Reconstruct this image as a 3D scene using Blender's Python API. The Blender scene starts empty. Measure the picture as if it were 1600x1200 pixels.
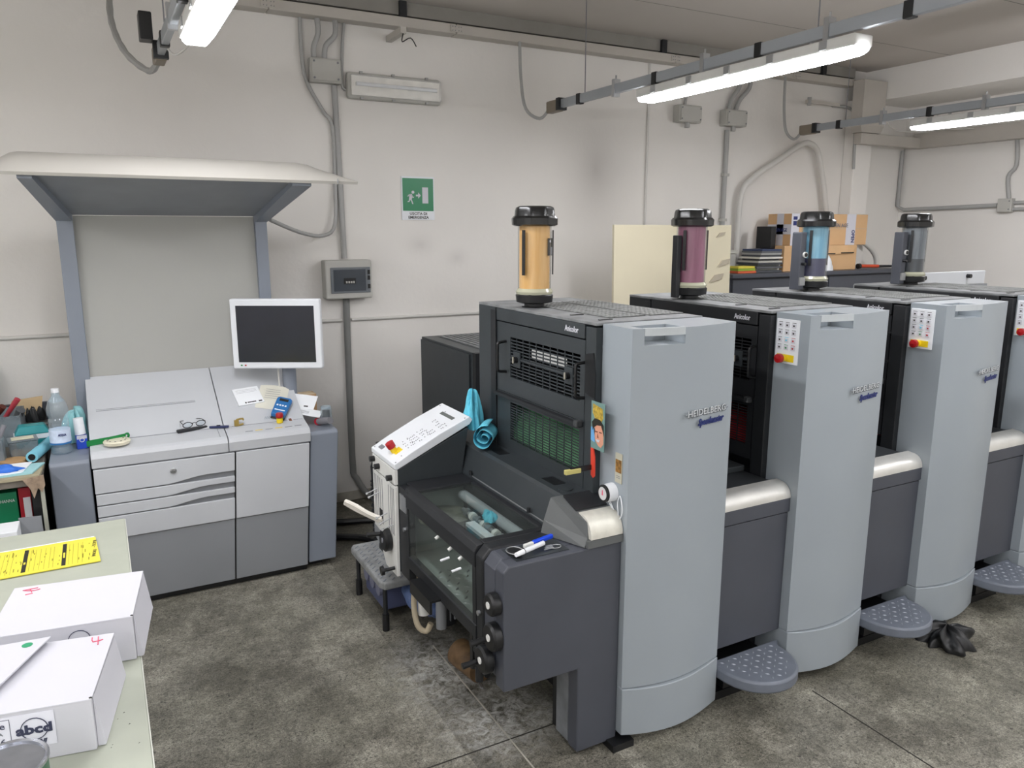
import bpy, bmesh, math, random
from mathutils import Vector, Matrix
random.seed(7)
R = math.radians
C = bpy.context.scene.collection
# ------------------------------------------------------------------ camera, world, exposure
cd = bpy.data.cameras.new('camera'); cam = bpy.data.objects.new('camera', cd); C.objects.link(cam)
cd.sensor_fit = 'HORIZONTAL'; cd.sensor_width = 36.0; cd.lens = 36.0 * 1192 / 1600
cam.location = (0, 0, 2.0); cam.rotation_euler = (R(90 - 11.34), 0, R(-28.4)); cd.clip_start = 0.05
bpy.context.scene.camera = cam
w = bpy.data.worlds.new('world'); bpy.context.scene.world = w; w.use_nodes = True
w.node_tree.nodes['Background'].inputs[0].default_value = (0.8, 0.85, 0.9, 1)
w.node_tree.nodes['Background'].inputs[1].default_value = 0.3
vs = bpy.context.scene.view_settings
vs.view_transform = 'Standard'; vs.look = 'None'; vs.gamma = 1.0; vs.use_curve_mapping = False
vs.exposure = 0.0
LAMP = 51.0          # strength of the tube diffusers

# ------------------------------------------------------------------ materials
def lin(h):
    h = h.lstrip('#'); v = [int(h[i:i+2], 16) / 255 for i in (0, 2, 4)]
    return [(c / 12.92 if c <= .04045 else ((c + .055) / 1.055) ** 2.4) for c in v] + [1]
MATS = {}
def mat(name, col, rough=.5, metal=0., var=.06, scale=6., bump=0., bscale=60., spec=.5, col2=None, coat=0.):
    if name in MATS: return MATS[name]
    m = bpy.data.materials.new(name); m.use_nodes = True; nt = m.node_tree; N = nt.nodes; L = nt.links
    b = N['Principled BSDF']; b.inputs['Roughness'].default_value = rough; b.inputs['Metallic'].default_value = metal
    b.inputs['Specular IOR Level'].default_value = spec; b.inputs['Coat Weight'].default_value = coat
    c = lin(col); tc = N.new('ShaderNodeTexCoord')
    n = N.new('ShaderNodeTexNoise'); n.inputs['Scale'].default_value = scale; n.inputs['Detail'].default_value = 5
    L.new(tc.outputs['Object'], n.inputs['Vector'])
    r = N.new('ShaderNodeValToRGB'); L.new(n.outputs['Fac'], r.inputs[0])
    r.color_ramp.elements[0].position = .3; r.color_ramp.elements[1].position = .7
    a = [x * (1 - var) for x in c[:3]] + [1]; z = [min(1, x * (1 + var)) for x in c[:3]] + [1]
    if col2: a = lin(col2); z = c
    r.color_ramp.elements[0].color = a; r.color_ramp.elements[1].color = z
    L.new(r.outputs[0], b.inputs['Base Color'])
    if bump:
        n2 = N.new('ShaderNodeTexNoise'); n2.inputs['Scale'].default_value = bscale; n2.inputs['Detail'].default_value = 3
        L.new(tc.outputs['Object'], n2.inputs['Vector'])
        bp = N.new('ShaderNodeBump'); bp.inputs['Strength'].default_value = bump; bp.inputs['Distance'].default_value = .01
        L.new(n2.outputs['Fac'], bp.inputs['Height']); L.new(bp.outputs[0], b.inputs['Normal'])
    MATS[name] = m; return m
def emit(name, col, s):
    m = bpy.data.materials.new(name); m.use_nodes = True; b = m.node_tree.nodes['Principled BSDF']
    b.inputs['Base Color'].default_value = (.9, .9, .9, 1)
    b.inputs['Emission Color'].default_value = lin(col); b.inputs['Emission Strength'].default_value = s
    MATS[name] = m; return m
def glass(name, tint='ffffff', refl=1.0, rough=.03, dirt=0.0, dirtcol='c8c8c8'):
    m = bpy.data.materials.new(name); m.use_nodes = True; nt = m.node_tree; N = nt.nodes; L = nt.links
    N.remove(N['Principled BSDF']); o = N['Material Output']
    t = N.new('ShaderNodeBsdfTransparent'); t.inputs[0].default_value = lin(tint)
    g = N.new('ShaderNodeBsdfGlossy'); g.inputs['Roughness'].default_value = rough
    f = N.new('ShaderNodeFresnel'); f.inputs[0].default_value = 1.45
    mu = N.new('ShaderNodeMath'); mu.operation = 'MULTIPLY'; mu.inputs[1].default_value = refl
    ge = N.new('ShaderNodeNewGeometry'); inv = N.new('ShaderNodeMath'); inv.operation = 'SUBTRACT'; inv.inputs[0].default_value = 1
    L.new(ge.outputs['Backfacing'], inv.inputs[1])          # thin pane: only the outer surface mirrors
    m2 = N.new('ShaderNodeMath'); m2.operation = 'MULTIPLY'; L.new(f.outputs[0], m2.inputs[0]); L.new(inv.outputs[0], m2.inputs[1])
    L.new(m2.outputs[0], mu.inputs[0])
    x = N.new('ShaderNodeMixShader'); L.new(mu.outputs[0], x.inputs[0]); L.new(t.outputs[0], x.inputs[1]); L.new(g.outputs[0], x.inputs[2])
    last = x
    if dirt:
        d = N.new('ShaderNodeBsdfDiffuse'); d.inputs[0].default_value = lin(dirtcol)
        tc = N.new('ShaderNodeTexCoord'); n = N.new('ShaderNodeTexNoise'); n.inputs['Scale'].default_value = 9; n.inputs['Detail'].default_value = 6
        L.new(tc.outputs['Object'], n.inputs['Vector'])
        mr = N.new('ShaderNodeMapRange'); mr.inputs[1].default_value = .35; mr.inputs[2].default_value = .8; mr.inputs[3].default_value = dirt * .4; mr.inputs[4].default_value = dirt
        L.new(n.outputs['Fac'], mr.inputs[0])
        y = N.new('ShaderNodeMixShader'); L.new(mr.outputs[0], y.inputs[0]); L.new(x.outputs[0], y.inputs[1]); L.new(d.outputs[0], y.inputs[2]); last = y
    L.new(last.outputs[0], o.inputs[0]); MATS[name] = m; return m
def floor_mat():
    m = bpy.data.materials.new('concrete'); m.use_nodes = True; nt = m.node_tree; N = nt.nodes; L = nt.links
    b = N['Principled BSDF']; tc = N.new('ShaderNodeTexCoord')
    def noise(s, d=8, ro=.6, dist=0):
        n = N.new('ShaderNodeTexNoise'); n.inputs['Scale'].default_value = s; n.inputs['Detail'].default_value = d
        n.inputs['Roughness'].default_value = ro; n.inputs['Distortion'].default_value = dist
        L.new(tc.outputs['Object'], n.inputs['Vector']); return n.outputs['Fac']
    def ramp(f, st):
        r = N.new('ShaderNodeValToRGB'); L.new(f, r.inputs[0]); e = r.color_ramp.elements
        e[0].position = st[0][0]; e[0].color = lin(st[0][1]); e[1].position = st[-1][0]; e[1].color = lin(st[-1][1])
        for p, c in st[1:-1]: q = e.new(p); q.color = lin(c)
        return r.outputs[0]
    def mix(f, a, c, mode='MIX'):
        x = N.new('ShaderNodeMix'); x.data_type = 'RGBA'; x.blend_type = mode
        if isinstance(f, float): x.inputs[0].default_value = f
        else: L.new(f, x.inputs[0])
        for i, v in ((6, a), (7, c)):
            if isinstance(v, str): x.inputs[i].default_value = lin(v)
            else: L.new(v, x.inputs[i])
        return x.outputs[2]
    base = ramp(noise(1.3, 9, .62, .3), [(.3, 'b5b1a0'), (.45, 'd0ccba'), (.58, 'e2ddcc'), (.72, 'f4eedc')])
    mid = ramp(noise(3.6, 10, .74, .1), [(.3, '7a7a7a'), (.5, 'd0d0d0'), (.7, 'ffffff')])
    c1 = mix(.75, base, mid, 'MULTIPLY')
    blot = ramp(noise(1.7, 12, .74, .2), [(.47, '000000'), (.60, 'ffffff')])
    c2 = mix(blot, c1, mix(.52, c1, '4f4b3b'))
    sp = ramp(noise(60, 4, .6), [(.34, '303030'), (.42, 'ffffff')])
    c3 = mix(.7, c2, sp, 'MULTIPLY')
    gr = ramp(noise(170, 3, .7), [(.36, '7c7c7c'), (.5, 'd8d8d8'), (.64, 'ffffff')])
    c3 = mix(.8, c3, gr, 'MULTIPLY')
    g2 = ramp(noise(75, 4, .75), [(.38, '8c8c8c'), (.58, 'ffffff')])
    c3 = mix(.6, c3, g2, 'MULTIPLY')
    fine = ramp(noise(26, 8, .75, 0.), [(.35, 'a8a8a8'), (.6, 'ffffff')])
    c4 = mix(.5, c3, fine, 'MULTIPLY')
    ve = ramp(noise(2.6, 12, .78, .25), [(.44, 'ffffff'), (.49, '6a665a'), (.51, '6a665a'), (.56, 'ffffff')])
    c4 = mix(.28, c4, ve, 'MULTIPLY')
    sx = N.new('ShaderNodeSeparateXYZ'); L.new(tc.outputs['Object'], sx.inputs[0])
    mn = N.new('ShaderNodeMath'); mn.operation = 'COMPARE'; mn.inputs[1].default_value = 1.36; mn.inputs[2].default_value = .26; L.new(sx.outputs[0], mn.inputs[0])
    mf = N.new('ShaderNodeMath'); mf.operation = 'MULTIPLY'; mf.inputs[1].default_value = .42; L.new(mn.outputs[0], mf.inputs[0])
    c4 = mix(mf.outputs[0], c4, mix(1.0, c4, '6a655c', 'MULTIPLY'))
    # spray powder lying near the feeder: a real deposit, brightest around two spots
    def spot(x, y, rx, ry):
        mp = N.new('ShaderNodeMapping'); mp.inputs['Location'].default_value = (-x / rx, -y / ry, 0); mp.inputs['Scale'].default_value = (1 / rx, 1 / ry, 1)
        L.new(tc.outputs['Object'], mp.inputs[0]); g = N.new('ShaderNodeTexGradient'); g.gradient_type = 'SPHERICAL'
        L.new(mp.outputs[0], g.inputs[0]); return g.outputs['Fac']
    a = N.new('ShaderNodeMath'); a.operation = 'MAXIMUM'; L.new(spot(1.30, 2.52, .33, .30), a.inputs[0]); L.new(spot(1.28, 2.95, .35, .45), a.inputs[1])
    pw = N.new('ShaderNodeMath'); pw.operation = 'MULTIPLY'; L.new(a.outputs[0], pw.inputs[0])
    L.new(ramp(noise(22, 8, .75, 1.), [(.42, '000000'), (.62, 'ffffff')]), pw.inputs[1])
    c5 = mix(pw.outputs[0], c4, 'c4c4c0')
    L.new(c5, b.inputs['Base Color'])
    rr = N.new('ShaderNodeMapRange'); L.new(noise(3, 6), rr.inputs[0]); rr.inputs[3].default_value = .28; rr.inputs[4].default_value = .6
    L.new(rr.outputs[0], b.inputs['Roughness'])
    bp = N.new('ShaderNodeBump'); bp.inputs['Strength'].default_value = .15; bp.inputs['Distance'].default_value = .01
    L.new(noise(40, 5), bp.inputs['Height']); L.new(bp.outputs[0], b.inputs['Normal'])
    MATS['concrete'] = m; return m
m_wall = mat('wall_paint', 'e3e0db', .85, var=.035, scale=1.1, bump=.12, bscale=30)
def add_grey_spots(m, spots):
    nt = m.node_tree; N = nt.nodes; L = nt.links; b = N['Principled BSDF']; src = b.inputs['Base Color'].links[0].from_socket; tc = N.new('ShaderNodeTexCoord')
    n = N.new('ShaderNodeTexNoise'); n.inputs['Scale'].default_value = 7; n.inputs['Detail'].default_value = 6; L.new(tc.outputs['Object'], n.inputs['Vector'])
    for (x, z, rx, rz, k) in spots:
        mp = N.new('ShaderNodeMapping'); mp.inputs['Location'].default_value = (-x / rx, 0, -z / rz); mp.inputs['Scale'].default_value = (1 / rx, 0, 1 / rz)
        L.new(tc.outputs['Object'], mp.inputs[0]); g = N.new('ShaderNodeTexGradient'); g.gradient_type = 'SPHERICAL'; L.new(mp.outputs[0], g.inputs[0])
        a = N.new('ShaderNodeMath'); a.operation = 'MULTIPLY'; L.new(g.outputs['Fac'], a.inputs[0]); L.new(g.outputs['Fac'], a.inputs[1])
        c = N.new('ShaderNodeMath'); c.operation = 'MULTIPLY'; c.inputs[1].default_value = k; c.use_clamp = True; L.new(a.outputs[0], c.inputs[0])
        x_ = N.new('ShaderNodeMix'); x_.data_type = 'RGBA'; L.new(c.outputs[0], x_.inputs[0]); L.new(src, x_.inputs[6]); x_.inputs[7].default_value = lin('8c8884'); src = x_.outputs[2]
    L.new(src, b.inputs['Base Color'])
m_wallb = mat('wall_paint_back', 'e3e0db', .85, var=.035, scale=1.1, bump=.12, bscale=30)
add_grey_spots(m_wallb, [(3.72, 2.5, .55, .9, .55), (2.15, 1.9, .2, .14, .25), (2.45, 1.8, .16, .12, .22), (1.9, .1, .9, .3, .5)])   # soft grey patches and some faint stains on the plaster
m_ceil = mat('ceiling_paint', 'c0bab3', .9, var=.03, scale=1.5, bump=.08)
m_duct = mat('duct_beige', 'b9b4ac', .5, var=.03)
m_floor = floor_mat()
m_dark = mat('machine_anthracite', '33383b', .42, var=.08, scale=9, bump=.02)
m_dark2 = mat('machine_slate', '484b53', .45, var=.06, scale=5)
m_black = mat('black_plastic', '141517', .4, var=.1)
m_black2 = mat('black_metal', '1d1f22', .5, var=.15, scale=12)
m_cav = mat('cavity_black', '0b0c0d', .8)
m_cover = mat('cover_grey', '979fa5', .33, var=.04, scale=1.6)
m_coverside = m_cover
m_navy = mat('navy_print', '1c2a66', .5)
m_white = mat('white_plastic', 'e3e6ea', .4, var=.02)
m_whitep = mat('white_metal', 'dcdcd8', .45, var=.05, scale=12)
m_alu = mat('brushed_aluminium', 'd9d8d3', .38, metal=.55, var=.06, scale=14)
m_steel = mat('steel', 'b4b6b8', .3, metal=.8, var=.05)
m_conduit = mat('conduit_grey', 'a4a4a2', .5, var=.03)
m_conduitw = mat('conduit_white', 'cfcdc8', .5, var=.02)
m_boxgrey = mat('junction_grey', 'b5b4ae', .5, var=.03)
m_card = mat('cardboard', 'cda77c', .85, var=.05, scale=5)
m_cardw = mat('white_card', 'cbcbd2', .75, var=.015, scale=4)
m_paper = mat('paper', 'eceff2', .8, var=.02)
m_yel = mat('yellow_paper', 'dfd348', .75, var=.02)
m_ink = mat('print_black', '25231c', .7)
m_inkgrey = mat('print_grey', '7b7b80', .7)
m_red = mat('red_plastic', 'a8161c', .35)
m_redp = mat('red_marker', 'd8607a', .7)
m_yelp = mat('yellow_plastic', 'e6c81e', .45)
m_cons = mat('console_light', 'c3c6ca', .38, var=.025, scale=3)
m_consd = mat('console_mid', '8a8d91', .42, var=.03, scale=3)
m_wing = mat('console_blue_grey', '848b96', .4, var=.04, scale=3)
m_board = mat('viewing_board', 'a9a9a4', .7, var=.015, scale=2)
m_canopy = mat('canopy_white', 'b8b5ae', .45, var=.02, scale=4)
m_tread = mat('tread_grey', '6a707b', .42, var=.08, scale=20)
m_table = mat('table_laminate', 'abafa1', .5, var=.05, scale=7, bump=.02)
m_teal = mat('teal_cloth', '62c0d6', .85, var=.12, scale=30, bump=.3, bscale=40)
m_green = mat('green_plastic', '137a3c', .4)
m_signg = mat('sign_green', '0e7a4d', .35, var=.05, scale=3)
m_blue = mat('blue_plastic', '2a6fae', .45)
m_bluev = mat('vivid_blue', '1648d8', .4)
m_cream = mat('cream_board', 'd6ceb4', .8, var=.03, scale=2)
m_screen = mat('screen_black', '1e212b', .12, var=.1)
m_greenr = mat('green_roller', '64a070', .35, var=.35, scale=14)
m_rubber = mat('rubber_grey', '9da1a6', .5)
m_tin = mat('tin_lid', 'a9acb3', .25, metal=.8, var=.12, scale=25)
m_skin = mat('printed_skin', 'd79a80', .6)
m_brown = mat('brown_print', '6b3c1c', .6, var=.4, scale=80)
m_redr = mat('red_roller', '9c1a22', .5, var=.3, scale=30)
m_pipeb = mat('hose_beige', 'b3a78f', .6)
m_hoseblue = mat('hose_blue', '566a95', .5)
m_lamp = emit('lamp_diffuser', 'fbfbff', LAMP)
m_lampbody = mat('lamp_body', 'cfcfcb', .5)
m_glass = glass('hood_glass', 'eef2f0', .8, .04, dirt=.05, dirtcol='b5bab8')
m_clear = glass('clear_plastic', 'f8fbfd', 1.0, .08, dirt=.12, dirtcol='e8f0f6')
m_tubeg = glass('ink_tube_glass', 'eef0f0', 1.4, .08, dirt=.05)
m_bottle = glass('bottle_plastic', 'f2f8fb', 1.6, .06, dirt=.34, dirtcol='c9d6de')
m_frost = glass('frosted_plastic', 'c8d2d6', 1.0, .3, dirt=.55, dirtcol='aab4ba')

# ------------------------------------------------------------------ mesh helpers
class MB:
    def __init__(s): s.bm = bmesh.new()
    def face(s, vs):
        try: return s.bm.faces.new(vs)
        except ValueError: return None
    def box(s, x0, x1, y0, y1, z0, z1):
        v = [s.bm.verts.new((x, y, z)) for z in (z0, z1) for y in (y0, y1) for x in (x0, x1)]
        for q in ((0, 2, 3, 1), (4, 5, 7, 6), (0, 1, 5, 4), (2, 6, 7, 3), (0, 4, 6, 2), (1, 3, 7, 5)): s.face([v[i] for i in q])
        return s
    def prism(s, pts, ax, a, b):
        def P(p, t): return {'x': (t, p[0], p[1]), 'y': (p[0], t, p[1]), 'z': (p[0], p[1], t)}[ax]
        A = [s.bm.verts.new(P(p, a)) for p in pts]; B = [s.bm.verts.new(P(p, b)) for p in pts]; n = len(pts)
        s.face(A); s.face(B[::-1])
        for i in range(n): s.face([A[i], B[i], B[(i + 1) % n], A[(i + 1) % n]])
        return s
    def ring(s, c, u, v, r, n): return [s.bm.verts.new(c + (u * math.cos(2 * math.pi * i / n) + v * math.sin(2 * math.pi * i / n)) * r) for i in range(n)]
    def cyl(s, p0, p1, r0, r1=None, n=16):
        r1 = r0 if r1 is None else r1
        p0 = Vector(p0); p1 = Vector(p1); d = (p1 - p0).normalized(); u = d.orthogonal().normalized(); v = d.cross(u)
        A = s.ring(p0, u, v, r0, n); B = s.ring(p1, u, v, r1, n)
        s.face(A[::-1]); s.face(B)
        for i in range(n): s.face([A[i], A[(i + 1) % n], B[(i + 1) % n], B[i]])
        return s
    def lathe(s, prof, c=(0, 0, 0), n=24, axis='z', lobes=0, amp=0):
        c = Vector(c); rs = []
        for r, z in prof:
            row = []
            for i in range(n):
                t = 2 * math.pi * i / n; q = r * (1 + (amp if lobes and r > .02 else 0) * math.cos(lobes * t))
                a, b = q * math.cos(t), q * math.sin(t)
                row.append(s.bm.verts.new(c + Vector({'z': (a, b, z), 'x': (z, a, b), 'y': (a, z, b)}[axis])))
            rs.append(row)
        for A, B in zip(rs, rs[1:]):
            for i in range(n): s.face([A[i], A[(i + 1) % n], B[(i + 1) % n], B[i]])
        if prof[0][0] > 1e-5: s.face(rs[0][::-1])
        if prof[-1][0] > 1e-5: s.face(rs[-1])
        return s
    def tube(s, pts, r, n=8, smooth=4, ribs=0):
        P = [Vector(p) for p in pts]
        if smooth and len(P) > 2:
            Q = []
            for i in range(len(P) - 1):
                a = P[max(i - 1, 0)]; b = P[i]; c = P[i + 1]; d = P[min(i + 2, len(P) - 1)]
                for k in range(smooth):
                    t = k / smooth
                    Q.append(.5 * ((2 * b) + (c - a) * t + (2 * a - 5 * b + 4 * c - d) * t * t + (3 * b - a - 3 * c + d) * t ** 3))
            Q.append(P[-1]); P = Q
        rows = []; u = None
        for i, p in enumerate(P):
            d = (P[min(i + 1, len(P) - 1)] - P[max(i - 1, 0)]).normalized()
            if u is None: u = d.orthogonal().normalized()
            u = (u - d * u.dot(d)).normalized(); v = d.cross(u)
            rr = r * (1 + (.18 if ribs and i % 2 else 0))
            rows.append(s.ring(p, u, v, rr, n))
        for A, B in zip(rows, rows[1:]):
            for i in range(n): s.face([A[i], A[(i + 1) % n], B[(i + 1) % n], B[i]])
        s.face(rows[0][::-1]); s.face(rows[-1]); return s
    def grid(s, f, nu, nv, th=0.0):
        G = [[s.bm.verts.new(f(i / nu, j / nv)) for j in range(nv + 1)] for i in range(nu + 1)]
        for i in range(nu):
            for j in range(nv): s.face([G[i][j], G[i + 1][j], G[i + 1][j + 1], G[i][j + 1]])
        if th:
            H = [[s.bm.verts.new(Vector(f(i / nu, j / nv)) - Vector((0, 0, th))) for j in range(nv + 1)] for i in range(nu + 1)]
            for i in range(nu):
                for j in range(nv): s.face([H[i][j], H[i][j + 1], H[i + 1][j + 1], H[i + 1][j]])
            for i in range(nu): s.face([G[i][0], H[i][0], H[i + 1][0], G[i + 1][0]]); s.face([G[i][nv], G[i + 1][nv], H[i + 1][nv], H[i][nv]])
            for j in range(nv): s.face([G[0][j], G[0][j + 1], H[0][j + 1], H[0][j]]); s.face([G[nu][j], H[nu][j], H[nu][j + 1], G[nu][j + 1]])
        return s
    def loft(s, secs):
        rows = [[s.bm.verts.new(p) for p in q] for q in secs]; n = len(rows[0])
        for A, B in zip(rows, rows[1:]):
            for i in range(n): s.face([A[i], A[(i + 1) % n], B[(i + 1) % n], B[i]])
        s.face(rows[0][::-1]); s.face(rows[-1]); return s
    def xf(s, M):
        bmesh.ops.transform(s.bm, matrix=M, verts=s.bm.verts); return s
BASE = {}
def out(name, mb, m, parent=None, smooth=False, bev=0., label=None, kind=None, origin=None):
    bm = mb.bm; bmesh.ops.recalc_face_normals(bm, faces=bm.faces)
    if parent is not None: off = BASE.get(parent.name, Vector((0, 0, 0)))
    elif origin is not None: off = Vector(origin)
    else: off = Vector((0, 0, 0))
    if off.length: bmesh.ops.translate(bm, vec=-off, verts=bm.verts)
    me = bpy.data.meshes.new(name); bm.to_mesh(me); bm.free(); me.materials.append(m)
    if smooth:
        for p in me.polygons: p.use_smooth = True
        if smooth != 'all':
            try: me.set_sharp_from_angle(angle=R(38))
            except Exception: pass
    o = bpy.data.objects.new(name, me); C.objects.link(o)
    if parent is not None: o.parent = parent; BASE[o.name] = off
    else: o.location = off; BASE[o.name] = off
    if bev:
        md = o.modifiers.new('bevel', 'BEVEL'); md.width = bev; md.segments = 2; md.limit_method = 'ANGLE'; md.angle_limit = R(40)
    if label: o['label'] = label
    if kind: o['kind'] = kind
    return o
def thing(name, label, cat, loc=(0, 0, 0), rz=0., group=None, local=False):
    o = bpy.data.objects.new(name, None); C.objects.link(o); o.empty_display_size = .05
    o.location = loc; o.rotation_euler.z = rz; o['label'] = label; o['category'] = cat
    if group: o['group'] = group
    BASE[o.name] = Vector((0, 0, 0)) if (local or rz) else Vector(loc)
    return o
def one(name, mb, m, label, cat, group=None, **k):
    vs = [v.co for v in mb.bm.verts]
    o3 = (sum(v.x for v in vs) / len(vs), sum(v.y for v in vs) / len(vs), min(v.z for v in vs))
    o = out(name, mb, m, origin=o3, **k); o['label'] = label; o['category'] = cat
    if group: o['group'] = group
    return o
def struct(name, mb, m, parent=None, **k):
    o = out(name, mb, m, parent, **k)
    if parent is None: o['kind'] = 'structure'
    return o
def copy_tree(o, parent=None):
    c = o.copy(); C.objects.link(c)
    if parent is not None: c.parent = parent
    for ch in list(o.children): copy_tree(ch, c)
    return c
FRONT = Matrix(((1, 0, 0), (0, 0, -1), (0, 1, 0)))     # text on a face that looks towards -Y
SIDE = Matrix(((0, 0, -1), (-1, 0, 0), (0, 1, 0)))     # text on a face that looks towards -X
FLAT = Matrix(((1, 0, 0), (0, 1, 0), (0, 0, 1)))
def text(s, size, loc, rot, m, parent, name='lettering', shear=0., bold=0., width=None, align='CENTER', ext=.0006, spin=0., label=None):
    cu = bpy.data.curves.new('t', 'FONT'); cu.body = s; cu.size = size; cu.shear = shear; cu.offset = bold; cu.extrude = ext
    cu.align_x = align; cu.resolution_u = 2
    t = bpy.data.objects.new('t', cu); C.objects.link(t); bpy.context.view_layer.update()
    me = bpy.data.meshes.new_from_object(t.evaluated_get(bpy.context.evaluated_depsgraph_get()))
    bpy.data.objects.remove(t); bpy.data.curves.remove(cu)
    if width:
        xs = [v.co.x for v in me.vertices]; k = width / max(1e-6, max(xs) - min(xs))
        for v in me.vertices: v.co.x *= k
    M = Matrix.Translation(Vector(loc) - (BASE.get(parent.name, Vector()) if parent else Vector())) @ (rot @ Matrix.Rotation(spin, 3, 'Z')).to_4x4()
    me.transform(M); me.materials.clear(); me.materials.append(m); me.name = name
    o = bpy.data.objects.new(name, me); C.objects.link(o)
    if parent: o.parent = parent; BASE[o.name] = BASE.get(parent.name, Vector())
    if label: o['label'] = label
    return o

# ------------------------------------------------------------------ the room
XL, XR, YF, YB, ZC = -2.6, 7.65, -3.2, 5.42, 3.55
flo = struct('floor', MB().box(XL, XR, YF, YB, -.1, 0), m_floor)
m_joint = mat('joint_dark', '2e2c28', .8)
j = MB().box(XL, 1.62, 2.395, 2.401, -.002, .0012); out('floor_joint', j, m_joint, flo)
j = MB().box(2.62, 2.626, YF, 2.05, -.002, .0012); out('floor_joint', j, m_joint, flo)
out('floor_band', MB().box(1.285, 1.291, 1.6, 3.2, -.002, .0012), mat('floor_line_pale', 'b5b1a6', .6, var=.2), flo, label='thin pale line on the concrete')
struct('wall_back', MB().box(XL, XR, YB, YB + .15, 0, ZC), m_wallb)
struct('wall_right', MB().box(XR, XR + .15, YF, YB, 0, ZC), m_wall)
struct('wall_left', MB().box(XL - .15, XL, YF, YB, 0, ZC), m_wall)
struct('wall_front', MB().box(XL, XR, YF - .15, YF, 0, ZC), m_wall)
cl = struct('ceiling', MB().box(XL, XR, YF, YB, ZC, ZC + .1), m_ceil)
for y in (4.55, 3.35, 2.15): out('ceiling_joint', MB().box(XL, 6.95, y, y + .008, ZC - .001, ZC + .002), mat('ceiling_joint', '8f8c86', .9), cl)
struct('trim_1', MB().box(6.95, XR - .001, YF + .001, YB - .001, 3.26, ZC - .001), m_wall)      # dropped beam along the right wall
struct('trim_2', MB().box(6.70, 6.95, 5.28, YB - .001, 0, 3.26), m_wall, bev=.01)               # pilaster in the back wall
struct('trim_3', MB().box(XL, 6.69, 5.34, YB - .001, 3.46, ZC - .001), mat('ceiling_band', '8d8a84', .9))
struct('baseboard_back', MB().box(XL, 6.69, YB - .006, YB - .0005, 0.001, .07), mat('scuffed_wall', 'a9a499', .85, var=.15, scale=12))

# ---- cable duct along the back wall, dropping at the pilaster and running along the right wall
du = thing('cable_duct', 'painted metal cable duct along the top of the back wall', 'duct', (3.8, 5.36, 3.37))
xs = [.82, 1.12, 2.42, 4.42, 5.85, 6.66]
for a, b in zip(xs, xs[1:]):
    out('duct_segment', MB().box(a, b - .006, 5.30, 5.415, 3.375, 3.44), m_duct, du, bev=.004)
    out('joint_plate', MB().box(b - .05, b + .04, 5.292, 5.300, 3.385, 3.43), m_duct, du)
b = MB()
for x in xs[1:-1]:
    for dx in (-.035, -.015, .012, .03):
        for z in (3.395, 3.42): b.cyl((x + dx, 5.292, z), (x + dx, 5.288, z), .003, n=6)
out('rivets', b, m_inkgrey, du, kind='stuff')
for x in (2.0, 4.28, 6.2): out('hanger', MB().box(x, x + .05, 5.31, 5.40, 3.44, 3.545), m_black2, du)
out('duct_segment', MB().box(6.60, 6.94, 5.16, 5.279, 3.00, 3.42), m_duct, du, bev=.004)
out('duct_segment', MB().prism([(6.60, 3.0), (6.94, 3.0), (6.90, 2.935), (6.62, 2.935)], 'y', 5.16, 5.275), m_duct, du)
out('joint_plate', MB().box(6.60, 6.64, 5.152, 5.159, 3.05, 3.40), m_duct, du)
out('duct_segment', MB().box(6.62, XR - .12, 5.16, 5.24, 2.83, 2.93), m_duct, du, bev=.004)
out('duct_segment', MB().box(XR - .12, XR - .005, 1.0, 5.24, 2.83, 2.98), m_duct, du, bev=.004)
br = thing('wall_bracket', 'small steel arm with loose wires below the cable duct', 'bracket', (1.95, 5.25, 3.27))
out('arm', MB().box(1.93, 1.97, 5.12, 5.415, 3.29, 3.33), m_duct, br)
out('wires', MB().tube([(1.95, 5.13, 3.29), (1.93, 5.1, 3.23), (1.99, 5.1, 3.26), (2.03, 5.1, 3.21)], .004, 5), m_black, br)
br = thing('wall_bracket', 'small steel arm under the duct near the pilaster', 'bracket', (6.1, 5.25, 3.1))
out('arm', MB().box(5.98, 6.42, 5.27, 5.30, 3.17, 3.20), m_duct, br)
out('clip', MB().cyl((6.0, 5.27, 3.15), (6.0, 5.27, 3.22), .02, n=10), m_conduit, br)

# ---- lamp rails and lamps
def rail(x, y1, y0, n, label, drop, hose=False):
    t = thing('lamp_rail', label, 'rail', (x, (y0 + y1) / 2, 2.88), group='busbar rails for the lamps')
    out('rail_body', MB().box(x - .017, x + .017, y0, y1, 2.885, 2.945), m_rail, t, bev=.004)
    out('feed_box', MB().box(x - .03, x + .03, y1, y1 + .16, 2.865, 2.95), mat('feed_brown', '83796b', .5), t, bev=.008)
    out('feed_collar', MB().box(x - .036, x + .036, y1 - .03, y1 + .01, 2.87, 2.955), m_black2, t)
    y = y1 - .28; k = 0
    while y > y0:
        if k % 2 == 0: out('adapter_clip', MB().box(x - .022, x + .022, y, y + .045, 2.878, 2.950), m_black, t, bev=.004)
        else: out('rail_bracket', MB().box(x - .024, x + .024, y, y + .03, 2.865, 2.975).cyl((x, y + .015, 2.95), (x, y + .015, 3.0), .006, n=6), m_steel, t)
        y -= .42; k += 1
    for yy in (y1 - .32, y1 - 2.3):
        out('hanging_wire', MB().cyl((x, yy, 2.94), (x, yy, ZC), .0035, n=6), m_inkgrey, t)
    f = MB().tube(drop, .016 if hose else .012, 8, 5, ribs=hose); out('feed_conduit', f, m_conduit, t, smooth=not hose)
    return t
m_rail = mat('rail_grey', 'a3a8ad', .4, metal=.3, var=.04)
rail(.40, 4.55, -2.6, 0, 'grey busbar rail above the colour console, hose at its end', [(.22, 5.30, 3.36), (.21, 5.1, 3.14), (.26, 4.95, 2.96), (.36, 4.85, 2.86), (.40, 4.72, 2.89)], True)
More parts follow.
